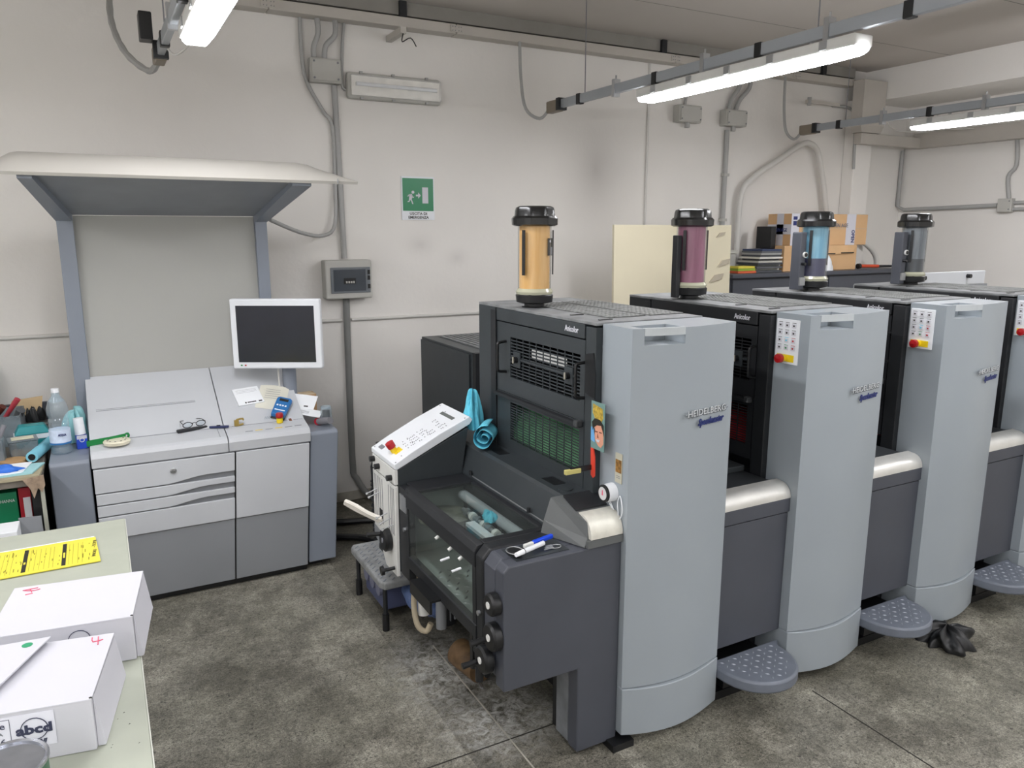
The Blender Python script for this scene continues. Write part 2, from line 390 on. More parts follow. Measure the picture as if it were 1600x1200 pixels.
rail(3.12, 5.02, -2.6, 0, 'grey busbar rail above the first press unit', [(2.93, 5.30, 3.38), (2.93, 5.28, 3.12), (2.95, 5.24, 2.90), (3.05, 5.2, 2.83), (3.12, 5.18, 2.90)])
rail(5.85, 5.05, -2.6, 0, 'grey busbar rail nearest the right wall', [(5.70, 5.30, 3.38), (5.69, 5.28, 3.1), (5.70, 5.25, 2.90), (5.78, 5.22, 2.83), (5.85, 5.2, 2.90)])
def lamp_bm(n=24):
    b = MB(); sec = []
    def S(w, z0, z1): return [(-w, z1), (w, z1), (w * .97, z0 * .5 + z1 * .5), (w * .72, z0), (-w * .72, z0), (-w * .97, z0 * .5 + z1 * .5)]
    for y, w, z0 in ((-.80, .03, .02), (-.785, .045, .010), (-.75, .055, .003), (-.6, .06, 0), (.6, .06, 0), (.75, .055, .003), (.785, .045, .010), (.80, .03, .02)):
        sec.append([(p[0], y, p[1]) for p in S(w, z0, .030)])
    return b.loft(sec)
def lamp(x, y, label):
    t = thing('ceiling_lamp', label, 'lamp', (x, y, 2.78), local=True, group='tube lamps hung from the rails')
    out('diffuser', lamp_bm(), m_lamp, t, smooth=True)
    out('housing', MB().box(-.062, .062, -.79, .79, .0305, .085), m_lampbody, t, bev=.008)
    b = MB()
    for yy in (-.62, -.3, 0, .3, .62):
        for sx in (-1, 1): b.box(sx * .064 - .004, sx * .064 + .004, yy - .02, yy + .02, .04, .08)
    out('clips', b, m_steel, t, kind='stuff')
    for yy in (-.5, .5): out('hook', MB().box(-.008, .008, yy - .008, yy + .008, .085, .13), m_steel, t)
    return t
lamp(.47, 2.98, 'lit tube lamp at top left above the colour console')
lamp(3.12, 3.25, 'lit tube lamp above the first press unit, whole length visible')
lamp(5.85, 3.29, 'lit tube lamp near the right wall, cut by the frame')
BL = {(.40, .4): 'left rail just behind the viewer', (.40, -1.8): 'rear end of the left rail', (3.12, .6): 'middle rail just behind the viewer', (3.12, -1.8): 'rear end of the middle rail',
      (5.85, .6): 'right rail beside the viewer', (5.85, -1.8): 'rear end of the right rail', (-1.7, 2.9): 'wall side left of the console', (-1.7, .4): 'wall side left of the viewer', (-1.7, -1.8): 'rear left corner of the room'}
for (x, y), wh in BL.items(): lamp(x, y - (.7 if x < 1 and x > 0 and y > 0 else 0), 'unseen added tube lamp on the ' + wh)  # lamps out of view, added to lift and even out the light
sc = thing('rail_switch', 'black plug box at the end of the left rail', 'switch', (.33, 4.46, 2.86))
out('plug', MB().box(.30, .36, 4.40, 4.50, 2.93, 3.06), m_black, sc, bev=.006)
out('cord', MB().tube([(.40, 4.40, 2.93), (.44, 4.35, 2.86), (.48, 4.2, 2.86), (.48, 3.82, 2.85)], .006, 6), m_conduitw, sc)
# ------------------------------------------------------------------ things on the walls
WY = 5.42
def conduit(pts, r, label, m=None, sm=0, clips=()):
    t = thing('wall_conduit', label, 'pipe', pts[0])
    out('pipe', MB().tube(pts, r, 10, sm), m or m_conduit, t, smooth=True)
    for c in clips: out('clip', MB().box(c[0] - r * 1.3, c[0] + r * 1.3, WY - 2.4 * r, WY - .001, c[1] - .012, c[1] + .012), m_boxgrey, t)
    return t
jb = thing('junction_box', 'square grey junction box left of the wall lamp, three hoses above', 'junction box', (1.48, 5.39, 2.975))
out('box', MB().box(1.375, 1.585, 5.35, 5.419, 2.975, 3.13), m_boxgrey, jb, bev=.008)
out('lid', MB().box(1.385, 1.575, 5.342, 5.35, 2.985, 3.12), m_boxgrey, jb, bev=.003)
for x in (1.40, 1.56):
    for z in (3.0, 3.105): out('screw', MB().cyl((x, 5.342, z), (x, 5.337, z), .007, n=8), m_inkgrey, jb)
for a in (([(1.335, 5.40, 3.375), (1.335, 5.40, 3.15), (1.36, 5.40, 2.98), (1.46, 5.40, 2.80), (1.52, 5.40, 2.70), (1.522, 5.40, 2.35), (1.50, 5.37, 2.05), (1.40, 5.30, 1.97), (1.22, 5.2, 1.99), (.99, 5.02, 2.07)], .013, 'thin hose from the duct curving down behind the canopy'),
          ([(1.44, 5.37, 3.375), (1.44, 5.36, 3.28), (1.41, 5.37, 3.2), (1.41, 5.38, 3.13)], .018, 'left thick short hose between duct and junction box'),
          ([(1.56, 5.37, 3.375), (1.55, 5.35, 3.28), (1.49, 5.37, 3.21), (1.48, 5.38, 3.13)], .018, 'right thick short hose between duct and junction box'),
          ([(1.63, 5.40, 3.375), (1.61, 5.40, 3.2), (1.60, 5.40, 2.98), (1.63, 5.40, 2.95)], .011, 'thin hose from the duct to the wall lamp')):
    conduit(a[0], a[1], a[2], sm=4)
conduit([(1.545, 5.40, 2.97), (1.565, 5.40, 1.81)], .02, 'grey conduit from junction box down to breaker box')
conduit([(1.565, 5.40, 1.53), (1.56, 5.40, .35), (1.58, 5.38, .18), (1.66, 5.3, .05), (1.8, 5.1, .03)], .024, 'dark grey conduit from breaker box down to the floor', mat('conduit_dark', '7f807e', .5), 3)
conduit([(XL + .01, 5.41, 1.375), (1.53, 5.41, 1.37)], .012, 'thin white conduit along the wall left of the breaker pipe', m_conduitw)
conduit([(1.60, 5.41, 1.37), (3.9, 5.41, 1.365)], .012, 'thin white conduit along the wall towards the press', m_conduitw)
wl = thing('emergency_lamp', 'long unlit emergency lamp on the wall above the exit sign', 'lamp', (1.97, 5.38, 2.89))
out('housing', MB().box(1.625, 2.32, 5.36, 5.419, 2.89, 3.065), m_boxgrey, wl, bev=.02)
out('tube', MB().cyl((1.68, 5.335, 2.985), (2.27, 5.335, 2.985), .013), m_white, wl, smooth=True)
out('reflector', MB().box(1.65, 2.30, 5.352, 5.358, 2.915, 3.04), mat('reflector', 'f2f0e8', .4), wl)
out('cover', MB().box(1.645, 2.305, 5.315, 5.35, 2.908, 3.048), glass('lamp_cover', 'ffffff', 1.0, .15, dirt=.25, dirtcol='ffffff'), wl, bev=.012)
for x in (1.72, 1.95, 2.2):
    for z in (2.895, 3.06): out('catch', MB().box(x - .01, x + .01, 5.34, 5.36, z - .008, z + .008), m_conduit, wl)
es = thing('exit_sign', 'green emergency exit sign with running figure, arrow and door', 'sign', (2.14, 5.41, 2.08))
out('plate', MB().box(2.012, 2.268, 5.411, 5.419, 2.08, 2.39), m_white, es)
out('green_field', MB().box(2.020, 2.260, 5.409, 5.411, 2.145, 2.378), m_signg, es)
W9 = m_cardw
out('door_symbol', MB().box(2.172, 2.218, 5.407, 5.409, 2.20, 2.315), W9, es)
out('arrow', MB().prism([(2.122, 2.262), (2.14, 2.262), (2.14, 2.278), (2.160, 2.256), (2.14, 2.234), (2.14, 2.25), (2.122, 2.25)], 'y', 5.407, 5.409), W9, es)
b = MB().cyl((2.099, 5.407, 2.279), (2.099, 5.409, 2.279), .011, n=14)
b.prism([(2.072, 2.262), (2.09, 2.268), (2.096, 2.25), (2.088, 2.228), (2.094, 2.212), (2.10, 2.194), (2.092, 2.194), (2.084, 2.216), (2.076, 2.226), (2.072, 2.21), (2.056, 2.208), (2.056, 2.214), (2.066, 2.217), (2.068, 2.236)], 'y', 5.407, 5.409)
b.prism([(2.056, 2.25), (2.066, 2.262), (2.08, 2.266), (2.08, 2.26), (2.07, 2.256), (2.06, 2.245)], 'y', 5.407, 5.409)
b.prism([(2.092, 2.258), (2.10, 2.244), (2.108, 2.248), (2.106, 2.242), (2.098, 2.238), (2.088, 2.25)], 'y', 5.407, 5.409)
out('running_figure', b, W9, es)
text('USCITA DI', .026, (2.14, 5.4105, 2.117), FRONT, m_ink, es, width=.135, bold=.0006)
text('EMERGENZA', .026, (2.14, 5.4105, 2.090), FRONT, m_ink, es, width=.16, bold=.0006)
bb = thing('breaker_box', 'grey wall breaker box with smoked window on the pipe', 'breaker box', (1.567, 5.37, 1.53))
out('case', MB().box(1.40, 1.735, 5.31, 5.419, 1.53, 1.80), m_boxgrey, bb, bev=.01)
out('window_frame', MB().box(1.435, 1.72, 5.303, 5.31, 1.57, 1.75), mat('smoke_grey', '70757a', .3), bb, bev=.004)
out('window', MB().box(1.455, 1.685, 5.298, 5.303, 1.585, 1.735), mat('smoke_dark', '4b5056', .15), bb, bev=.002)
out('breaker_slot', MB().box(1.525, 1.61, 5.294, 5.298, 1.635, 1.675), m_black, bb)
for i in range(4): out('switch', MB().box(1.538 + i * .017, 1.549 + i * .017, 5.288, 5.294, 1.640, 1.655), m_boxgrey, bb)
for z in (1.60, 1.66, 1.70): out('latch', MB().box(1.70, 1.716, 5.295, 5.303, z, z + .03), m_black, bb)
for x, lab in ((4.63, 'grey junction box on the wall, left one of the pair'), (5.165, 'grey junction box on the wall above the conduit')):
    jb = thing('junction_box', lab, 'junction box', (x, 5.38, 2.92))
    out('box', MB().box(x - .125, x + .125, 5.33, 5.419, 2.92, 3.06), m_boxgrey, jb, bev=.008)
    out('lid', MB().box(x - .112, x + .118, 5.322, 5.33, 2.93, 3.05), m_boxgrey, jb, bev=.003)
    for xx in (x - .1, x + .105):
        for z in (2.945, 3.035): out('screw', MB().cyl((xx, 5.322, z), (xx, 5.317, z), .006, n=8), m_inkgrey, jb)
    out('gland', MB().cyl((x, 5.37, 2.92), (x, 5.37, 2.88), .022), m_conduit, jb)
conduit([(4.62, 5.40, 3.06), (4.66, 5.40, 3.37)], .012, 'short conduit above the left junction box')
conduit([(5.12, 5.39, 3.06), (5.14, 5.38, 3.16), (5.22, 5.38, 3.26), (5.24, 5.38, 3.37)], .02, 'left curved hose above the right junction box', sm=4)
conduit([(5.2, 5.39, 3.06), (5.24, 5.38, 3.16), (5.34, 5.38, 3.26), (5.36, 5.38, 3.37)], .02, 'right curved hose above the right junction box', sm=4)
conduit([(5.12, 5.395, 2.89), (5.12, 5.395, 1.66)], .022, 'vertical grey conduit below the right junction box', clips=((5.12, 2.5), (5.12, 2.1)))
conduit([(4.235, 5.41, 3.37), (4.235, 5.41, 1.2)], .01, 'thin white cable strip down the back wall', m_conduitw)
conduit([(5.30, 5.37, 1.66), (5.29, 5.37, 1.95), (5.30, 5.36, 2.33), (5.42, 5.35, 2.48), (5.74, 5.34, 2.66), (6.0, 5.34, 2.80), (6.13, 5.34, 2.82), (6.25, 5.34, 2.74), (6.36, 5.34, 2.45), (6.45, 5.34, 2.15), (6.6, 5.34, 2.0), (6.70, 5.25, 1.96), (6.90, 5.2, 1.86), (7.04, 5.2, 1.76), (7.08, 5.2, 1.66)], .027, 'thick pale hose looping up the wall and over the cartons', m_pipeb if False else m_conduitw, 5)
conduit([(6.48, 5.41, 3.2), (6.66, 5.35, 3.18), (6.69, 5.30, 3.05), (6.69, 5.27, 2.6)], .014, 'thin conduit beside the pilaster', sm=4)
conduit([(7.60, 5.40, 2.83), (7.60, 5.40, 2.26), (7.615, 5.33, 2.22), (7.615, 4.36, 2.24)], .02, 'L shaped grey conduit in the far right corner')
jb = thing('junction_box', 'small pale junction box on the right wall', 'junction box', (7.61, 4.28, 2.17))
out('box', MB().box(7.585, 7.649, 4.22, 4.35, 2.175, 2.30), m_boxgrey, jb, bev=.006)
for z in (2.20, 2.275): out('screw', MB().cyl((7.585, 4.24, z), (7.58, 4.24, z), .006, n=8), m_inkgrey, jb)
conduit([(7.625, 4.27, 2.30), (7.625, 4.30, 2.5), (7.625, 4.24, 2.6), (7.625, 4.26, 2.83)], .018, 'wavy hose rising from the small box on the right wall', sm=4)
conduit([(7.625, 4.22, 2.26), (7.625, 2.2, 2.28)], .016, 'upper conduit running right from the small box')
conduit([(7.625, 4.22, 2.20), (7.625, 2.2, 2.22)], .016, 'lower conduit running right from the small box')
conduit([(6.96, 5.2, 3.2), (7.0, 5.1, 2.98), (7.2, 4.9, 2.96), (7.3, 4.85, 3.1), (7.22, 4.9, 3.18), (7.3, 4.8, 2.98), (7.5, 4.6, 2.96)], .005, 'thin loose white wire looping below the beam', m_conduitw, 5)

# ------------------------------------------------------------------ colour console with viewing board and canopy
def tp(o):     # the lower body narrows slightly towards the plinth
    for v in o.data.vertices:
        z = v.co.z; x = v.co.x + CX
        if z < .8: v.co.x -= .05 * (.8 - z) / .8 * min(1, max(0, (x + .15) / .6))
    return o
CX = .45
co = thing('colour_console', 'grey press control console with sloped desk, viewing board and canopy', 'console', (CX, 4.65, 0))
tp(out('body', MB().box(-.105, 1.0, 4.352, 5.05, .05, .80), m_consd, co))
out('plinth', MB().box(-.09, .955, 4.37, 5.0, .001, .05), m_black, co)
out('plinth_recess', MB().box(.955, 1.06, 4.42, 5.0, .001, .05), m_black, co)
prof = [(4.335, .797), (4.33, .85), (4.34, .872), (4.36, .882), (4.48, .905), (4.96, 1.176), (4.96, .80)]
deck = MB().prism(prof, 'x', -.112, .557); out('desk_top', deck, m_cons, co, bev=.004)
out('desk_top', MB().prism(prof, 'x', .561, 1.012), m_cons, co, bev=.004)
def onslope(x0, x1, y0, y1, dz=.0015, th=.002):
    f = lambda y: .905 + (y - 4.48) * .5646 if y > 4.48 else .882 + (y - 4.36) * .1917
    return MB().prism([(y0, f(y0) + dz - th), (y1, f(y1) + dz - th), (y1, f(y1) + dz), (y0, f(y0) + dz)], 'x', x0, x1)
out('desk_groove', onslope(-.07, .44, 4.690, 4.693), m_consd, co)
out('desk_groove', onslope(-.07, .44, 4.700, 4.7015), m_consd, co)
out('desk_groove', onslope(.60, 1.0, 4.475, 4.478), m_consd, co)
out('desk_groove', onslope(-.1, .55, 4.478, 4.482), m_consd, co)
out('desk_groove', onslope(.52, .523, 4.36, 4.47), m_consd, co)
for i in range(6): out('desk_print', onslope(.66 + i * .055, .70 + i * .055, 4.385 + .003 * (i % 2), 4.39 + .003 * (i % 2)), m_yelp if i in (1, 3) else m_consd, co)
for x in (-.095, .985): pass
def drawer(x0, x1, z0, z1, pull, name='drawer'):
    if pull:
        h = .026; n = 12; xa = x0 + .50 * (x1 - x0)
        pts = [(x0, z0), (xa, z0)]
        for i in range(1, n + 1):
            t = i / n; pts.append((xa + (x1 - xa) * t, z0 + h * math.sin(min(1, t * 1.6) * math.pi / 2) ** 1.5))
        pts += [(x1, z1), (x0, z1)]
    else: pts = [(x0, z0), (x1, z0), (x1, z1), (x0, z1)]
    return tp(out(name, MB().prism(pts, 'y', 4.332, 4.350), m_cons, co, bev=.003))
d1 = drawer(-.108, .588, .661, .790, True)
lk = out('lock', MB().lathe([(.016, 0), (.016, -.008), (.010, -.010)], (.268, 4.332, .735), axis='y', n=20), m_steel, d1, smooth=True)
for z in (.729, .739): out('lock_slot', MB().box(.262, .274, 4.3205, 4.3225, z, z + .003), m_black, d1)
drawer(-.106, .588, .597, .655, True); drawer(-.106, .588, .533, .591, True); drawer(-.106, .588, .406, .527, False)
tp(out('side_seal', MB().box(.5885, .5955, 4.343, 4.352, .05, .79), m_black, co))
tp(out('door', MB().box(.596, 1.003, 4.332, 4.350, .406, .79), m_cons, co, bev=.003))
tp(out('lower_panel', MB().box(-.10, .588, 4.34, 4.352, .04, .402), m_consd, co, bev=.003))
tp(out('lower_panel', MB().box(.596, 1.003, 4.34, 4.352, .04, .402), m_consd, co, bev=.003))
tp(out('side_wing', MB().prism([(4.36, .04), (4.355, .83), (4.37, .845), (5.05, .86), (5.05, .04)], 'x', 1.016, 1.18), m_wing, co, bev=.006))
tp(out('side_wing', MB().prism([(4.36, .04), (4.355, .83), (4.37, .845), (5.05, .86), (5.05, .04)], 'x', -.30, -.118), m_wing, co, bev=.006))
for xa, xb in ((-.165, -.085), (.885, .955)):
    out('post', MB().prism([(4.94, .80), (4.94, 2.09), (5.0, 2.09), (5.0, .80)], 'x', xa, xb), m_wing, co, bev=.003)
out('viewing_board', MB().prism([(4.962, 1.15), (4.985, 2.085), (5.0, 2.085), (4.98, 1.15)], 'x', -.0845, .8845), m_board, co)
for (xb, xb2, xf, xf2) in ((-.165, -.085, -.275, -.215), (.885, .955, .955, 1.055)):
    s = [[(xb, 4.96, 2.05), (xb2, 4.96, 2.05), (xb2, 4.96, 2.11), (xb, 4.96, 2.11)], [(xf, 4.20, 2.235), (xf2, 4.20, 2.235), (xf2, 4.20, 2.29), (xf, 4.20, 2.29)]]
    out('canopy_arm', MB().loft(s), m_wing, co)
s = [[(-.085, 4.965, 2.088), (.885, 4.965, 2.088), (.885, 4.965, 2.12), (-.085, 4.965, 2.12)], [(-.215, 4.22, 2.258), (.955, 4.22, 2.258), (.955, 4.22, 2.29), (-.215, 4.22, 2.29)]]
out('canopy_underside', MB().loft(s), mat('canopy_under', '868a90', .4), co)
secs = []
for x, h in ((-.45, .004), (-.335, .075), (-.30, .098), (-.27, .105), (.2, .105), (.9, .105), (1.0, .105), (1.06, .098), (1.12, .074), (1.19, .046), (1.30, .004)):
    k_ = .1 + .9 * min(1, h / .08)
    secs.append([(x, 4.175, 2.248), (x, 4.165, 2.262), (x, 4.165 + .03 * k_, 2.262 + .35 * h), (x, 4.165 + .08 * k_, 2.262 + .7 * h), (x, 4.165 + .14 * k_, 2.262 + .93 * h), (x, 4.165 + .21 * k_, 2.262 + h), (x, 4.165 + .23 * k_, 2.255 + .8 * h), (x, 4.165 + .06 * k_, 2.252)])
out('canopy', MB().loft(secs), m_canopy, co, smooth=True)
s = [[(-.085, 4.99, 2.121), (.885, 4.99, 2.121), (.885, 4.99, 2.16), (-.085, 4.99, 2.16)], [(-.21, 4.38, 2.285), (.95, 4.38, 2.285), (.95, 4.38, 2.35), (-.21, 4.38, 2.35)]]
out('canopy_roof', MB().loft(s), m_canopy, co)
out('canopy_seam', MB().box(1.186, 1.189, 4.155, 4.166, 2.250, 2.275), m_consd, co)
mo = thing('monitor', 'white framed monitor with a switched off dark screen', 'monitor', (.915, 4.66, 1.18), rz=R(-28), local=True)
out('frame', MB().box(-.268, .268, 0, .05, .005, .425), m_white, mo, bev=.008)
out('screen', MB().box(-.232, .232, -.003, 0, .045, .385), m_screen, mo)
out('bezel_edge', MB().box(-.262, .262, -.0015, 0, .012, .418), m_white, mo)
out('led', MB().box(-.222, -.212, -.004, -.001, .022, .030), m_green, mo, label='green power light'); out('led', MB().box(-.198, -.188, -.004, -.001, .022, .030), m_red, mo, label='red standby light')
out('stand_column', MB().cyl((.03, .12, -.33), (.03, .12, .1), .042, n=20), m_wing, mo, smooth=True)
out('stand_arm', MB().box(0, .06, .045, .14, .15, .2), m_wing, mo)
out('cable', MB().tube([(-.02, .06, .02), (-.02, .07, -.1), (-.02, .08, -.28)], .006, 6), m_conduitw, mo)

# ---- things lying on the console
def slope_thing(name, label, cat, x, y, rz=0, dz=0., group=None):
    z = .905 + (y - 4.48) * .5646 if y > 4.48 else .882 + (y - 4.36) * .1917
    t = thing(name, label, cat, (x, y, z + .002 + dz), local=True, group=group)
    t.rotation_euler = (math.atan(.5646) if y > 4.48 else math.atan(.1917), 0, rz) if not rz else (Matrix.Rotation(math.atan(.5646 if y > 4.48 else .1917), 3, 'X') @ Matrix.Rotation(rz, 3, 'Z')).to_euler()
    return t
t = slope_thing('notepad', 'white notepad with a dark footer line on the sloped desk', 'notepad', .735, 4.69, R(6))
out('pages', MB().box(-.075, .075, -.075, .075, 0, .008), m_paper, t)
out('printed_line', MB().box(-.02, .03, -.064, -.056, .0081, .0088).box(.045, .065, -.066, -.056, .0081, .0088).prism([(-.034, -.066), (-.026, -.066), (-.026, -.054), (-.034, -.054)], 'z', .0081, .0088), m_ink, t)
for i in range(3): out('ruled_line', MB().box(-.06, .06, .055 - i * .012, .056 - i * .012, .0081, .0085), m_inkgrey, t)
t = slope_thing('sheet', 'cream printed sheet lying left of the blue meter', 'paper', .87, 4.66, R(-20), .001)
out('page', MB().grid(lambda u, v: ((u - .5) * .17, (v - .5) * .21, .012 * math.sin(u * 3) * v), 8, 6, .0006), mat('old_paper', 'dbd9cb', .8), t)
for i in range(5): out('text_line', MB().box(-.045, .04, .06 - i * .02, .062 - i * .02, .0135, .0139), m_inkgrey, t)
t = thing('leaflet', 'white folded leaflet leaning behind the blue meter', 'paper', (1.0, 4.66, .975), local=True); t.rotation_euler = (R(28), R(8), R(-18))
out('page', MB().prism([(-.12, -.065), (.12, -.065), (.135, .065), (-.10, .075)], 'z', 0, .002), m_paper, t)
out('printed_line', MB().box(-.03, .03, -.045, -.036, .0021, .0026).box(.06, .085, -.045, -.034, .0021, .0026), m_ink, t)
t = thing('leaflet', 'white card lying on the red tape roll right of the meter', 'paper', (1.04, 4.55, .925), local=True); t.rotation_euler = (R(12), R(12), R(-22))
out('page', MB().box(-.09, .09, -.045, .045, 0, .002), m_paper, t)
for i in range(3): out('text_line', MB().box(-.05, .02, -.02 + i * .014, -.017 + i * .014, .0021, .0026), m_inkgrey, t)
t = thing('tape_roll', 'red topped roll beside the clear cup on the console', 'roll', (1.105, 4.50, .87), local=True); t.rotation_euler = (0, R(78), R(-70))
out('roll', MB().cyl((0, 0, 0), (0, 0, .12), .021, n=18), m_inkgrey, t, smooth=True); out('cap', MB().cyl((0, 0, -.016), (0, 0, 0), .024, n=18), mat('red_cap', 'c01f35', .35), t, smooth=True)
t = thing('small_carton', 'small open brown carton behind the papers on the console', 'box', (1.10, 4.80, .862))
out('carton', MB().box(1.04, 1.16, 4.76, 4.86, .862, .985), m_card, t); out('flap', MB().prism([(1.05, 4.76), (1.15, 4.76), (1.14, 4.84), (1.06, 4.83)], 'z', .986, .992), mat('flap_pale', 'ddc9a8', .8), t)
t = slope_thing('blue_meter', 'blue handheld measuring meter on the console', 'meter', .895, 4.545, R(-28), .012)
out('case', MB().prism([(-.04, -.075), (.04, -.075), (.045, .07), (.035, .085), (-.035, .085), (-.045, .07)], 'z', 0, .03), m_blue, t, bev=.006)
out('base_shell', MB().box(-.041, .041, -.08, .075, -.008, 0), m_black, t, bev=.003)
out('display', MB().box(-.026, .026, .045, .066, .030, .032), m_ink, t)
for i in range(4): out('key_print', MB().box(-.03 + i * .016, -.02 + i * .016, .0, .012, .0302, .0312), m_paper, t)
out('name_strip', MB().box(-.03, .03, -.04, -.032, .0302, .0308), m_paper, t)
t = thing('paper_tag', 'small white tag with dark picture beside the emergency button', 'tag', (.93, 4.47, .905), local=True); t.rotation_euler = (R(40), R(-10), R(10))
out('tag', MB().box(-.016, .016, -.022, .022, 0, .001), m_cardw, t); out('picture', MB().box(-.008, .008, -.012, .012, .001, .0016), m_brown, t)
t = thing('emergency_button', 'red emergency button on yellow collar, on the console desk', 'button', (.865, 4.455, .902))
out('collar', MB().cyl((.865, 4.455, .902), (.865, 4.453, .93), .018, n=20), m_yelp, t, smooth=True)
out('knob', MB().lathe([(.014, .93), (.021, .935), (.021, .955), (.017, .961), (0, .961)], (.865, 4.453, 0), n=20), m_red, t, smooth=True)
t = thing('clear_cup', 'clear plastic cup with dark contents on the right wing', 'cup', (1.155, 4.52, .848))
out('cup', MB().lathe([(.03, .849), (.039, .855), (.031, .955), (.028, .955), (.026, .94)], (1.155, 4.52, 0)), m_bottle, t, smooth=True)
out('contents', MB().lathe([(0, .85), (.026, .85), (.022, .93), (0, .932)], (1.155, 4.52, 0)), m_black, t, smooth=True)
t = thing('brass_hook', 'small bent brass hook standing on the desk near the seam', 'hook', (.64, 4.48, .905))
out('hook', MB().tube([(.665, 4.475, .914), (.635, 4.475, .910), (.625, 4.475, .925), (.632, 4.475, .942), (.665, 4.475, .945), (.662, 4.475, .936)], .006, 6, 2).box(.616, .64, 4.465, 4.485, .907, .94), mat('brass', 'a08a4a', .45, metal=.4), t)
t = thing('plastic_bits', 'few tiny clear plastic bits lying on the right desk', 'scrap', (.80, 4.50, .92))
for i in range(3): out('bit', MB().tube([(.79 + i * .012, 4.50, .92), (.795 + i * .012, 4.505, .935), (.80 + i * .012, 4.495, .922)], .002, 5), m_clear, t)
t = thing('eyeglasses', 'dark framed eyeglasses lying on a black case', 'glasses', (.40, 4.50, .925), rz=R(14), local=True)
b = MB()
for sx in (-1, 1):
    b.tube([(sx * .036 + .026 * math.cos(a * .5236), -.02, .018 + .015 * math.sin(a * .5236)) for a in range(13)], .0024, 6, 0)
b.tube([(-.012, -.02, .022), (0, -.02, .027), (.012, -.02, .022)], .002, 6)
out('rims', b, m_black, t, smooth=True)
for sx in (-1, 1): out('temple', MB().tube([(sx * .062, -.02, .026), (sx * .055, .04, .03), (sx * .02, .075, .022), (sx * .01, .085, .012)], .0022, 6), m_black, t, smooth=True)
for sx in (-1, 1): out('lens', MB().cyl((sx * .036, -.021, .018), (sx * .036, -.019, .018), .02, n=16), m_clear, t)
one('glasses_case', MB().prism([(.315, 4.455), (.475, 4.495), (.470, 4.525), (.310, 4.485)], 'z', .905, .921), m_black2, 'black flat case under the eyeglasses on the console', 'case', bev=.004)
t = thing('cutter_knife', 'dark blue cutter knife on the desk right of the eyeglasses', 'knife', (.53, 4.47, .906), rz=R(-18), local=True)
out('handle', MB().prism([(-.05, -.006), (.03, -.012), (.055, -.008), (.055, .008), (.03, .010), (-.05, .006)], 'z', .002, .014), mat('knife_blue', '1f2a55', .4), t, bev=.003)
out('slider', MB().box(-.01, .01, -.004, .004, .014, .018), m_black, t)
t = thing('oval_dish', 'cream oval disc with a ring of dark marks on the console', 'dish', (.015, 4.42, .895), local=True, rz=R(8))
out('disc', MB().lathe([(.04, 0), (.062, .003), (.066, .018), (.06, .024), (0, .024)], n=28), mat('cream_plastic', 'e4dfc8', .5), t, smooth=True)
b = MB()
for a in range(10):
    x, y = .044 * math.cos(a * .628), .044 * math.sin(a * .628); b.box(x - .004, x + .004, y - .004, y + .004, .0241, .0252)
out('marks', b, m_ink, t, kind='stuff')
t = thing('green_strap', 'green plastic strap lying along the console edge', 'strap', (.0, 4.52, .915))
f_ = lambda u, v: (-.125 + .185 * u, 4.43 + .04 * u + .003 * math.sin(u * 8), .8965 + .0085 * u + v * .03)
out('strap', MB().grid(f_, 14, 2).grid(lambda u, v: (f_(1 - u, v)[0], f_(1 - u, v)[1] - .004, f_(1 - u, v)[2]), 14, 2), m_green, t)
out('end_loop', MB().tube([(.058, 4.468, .932), (.070, 4.47, .934), (.074, 4.47, .920), (.064, 4.47, .910)], .006, 6), m_green, t)
t = thing('toothpaste_tube', 'white and blue carton tube standing on the left wing', 'tube', (-.152, 4.60, .85), local=True, rz=R(10))
out('lower_box', MB().box(-.026, .026, -.02, .02, 0, .075), mat('cobalt', '2a50c8', .4), t, bev=.002)
out('upper_roll', MB().cyl((0, .01, .076), (-.004, .015, .165), .027, .024, n=16), m_paper, t, smooth=True)
out('white_print', MB().box(-.024, .024, -.0208, -.0201, .055, .075), m_cardw, t)
out('round_mark', MB().tube([(.011 * math.cos(a * .63), -.0215, .05 + .011 * math.sin(a * .63)) for a in range(11)], .002, 5, 0), m_paper, t)
t = thing('teal_cloth', 'crumpled pale teal cloth behind the white and blue carton', 'cloth', (-.17, 4.74, .856))
random.seed(3)
def crumple(cx, cy, z0, rx, ry, h, seed, n=18, m=12):
    rnd = random.Random(seed); ph = [rnd.random() * 6.28 for _ in range(6)]
    def f(u, v):
        a = u * 2 * math.pi; t = v * math.pi * .5; q = 1 + .16 * math.sin(3 * a + ph[0] + 3 * v) + .12 * math.sin(7 * a + ph[1]) + .1 * math.sin(11 * a + 5 * v + ph[2])
        return (cx + rx * q * math.cos(a) * math.cos(t) ** .6, cy + ry * q * math.sin(a) * math.cos(t) ** .6, z0 + h * math.sin(t) * (1 + .22 * math.sin(5 * a + ph[3]) + .12 * math.sin(9 * a + ph[4])))
    return MB().grid(f, n * 2, m)
out('cloth', crumple(-.175, 4.74, .857, .06, .05, .15, 5), mat('pale_teal', '8fc4c8', .85), t, smooth='all')

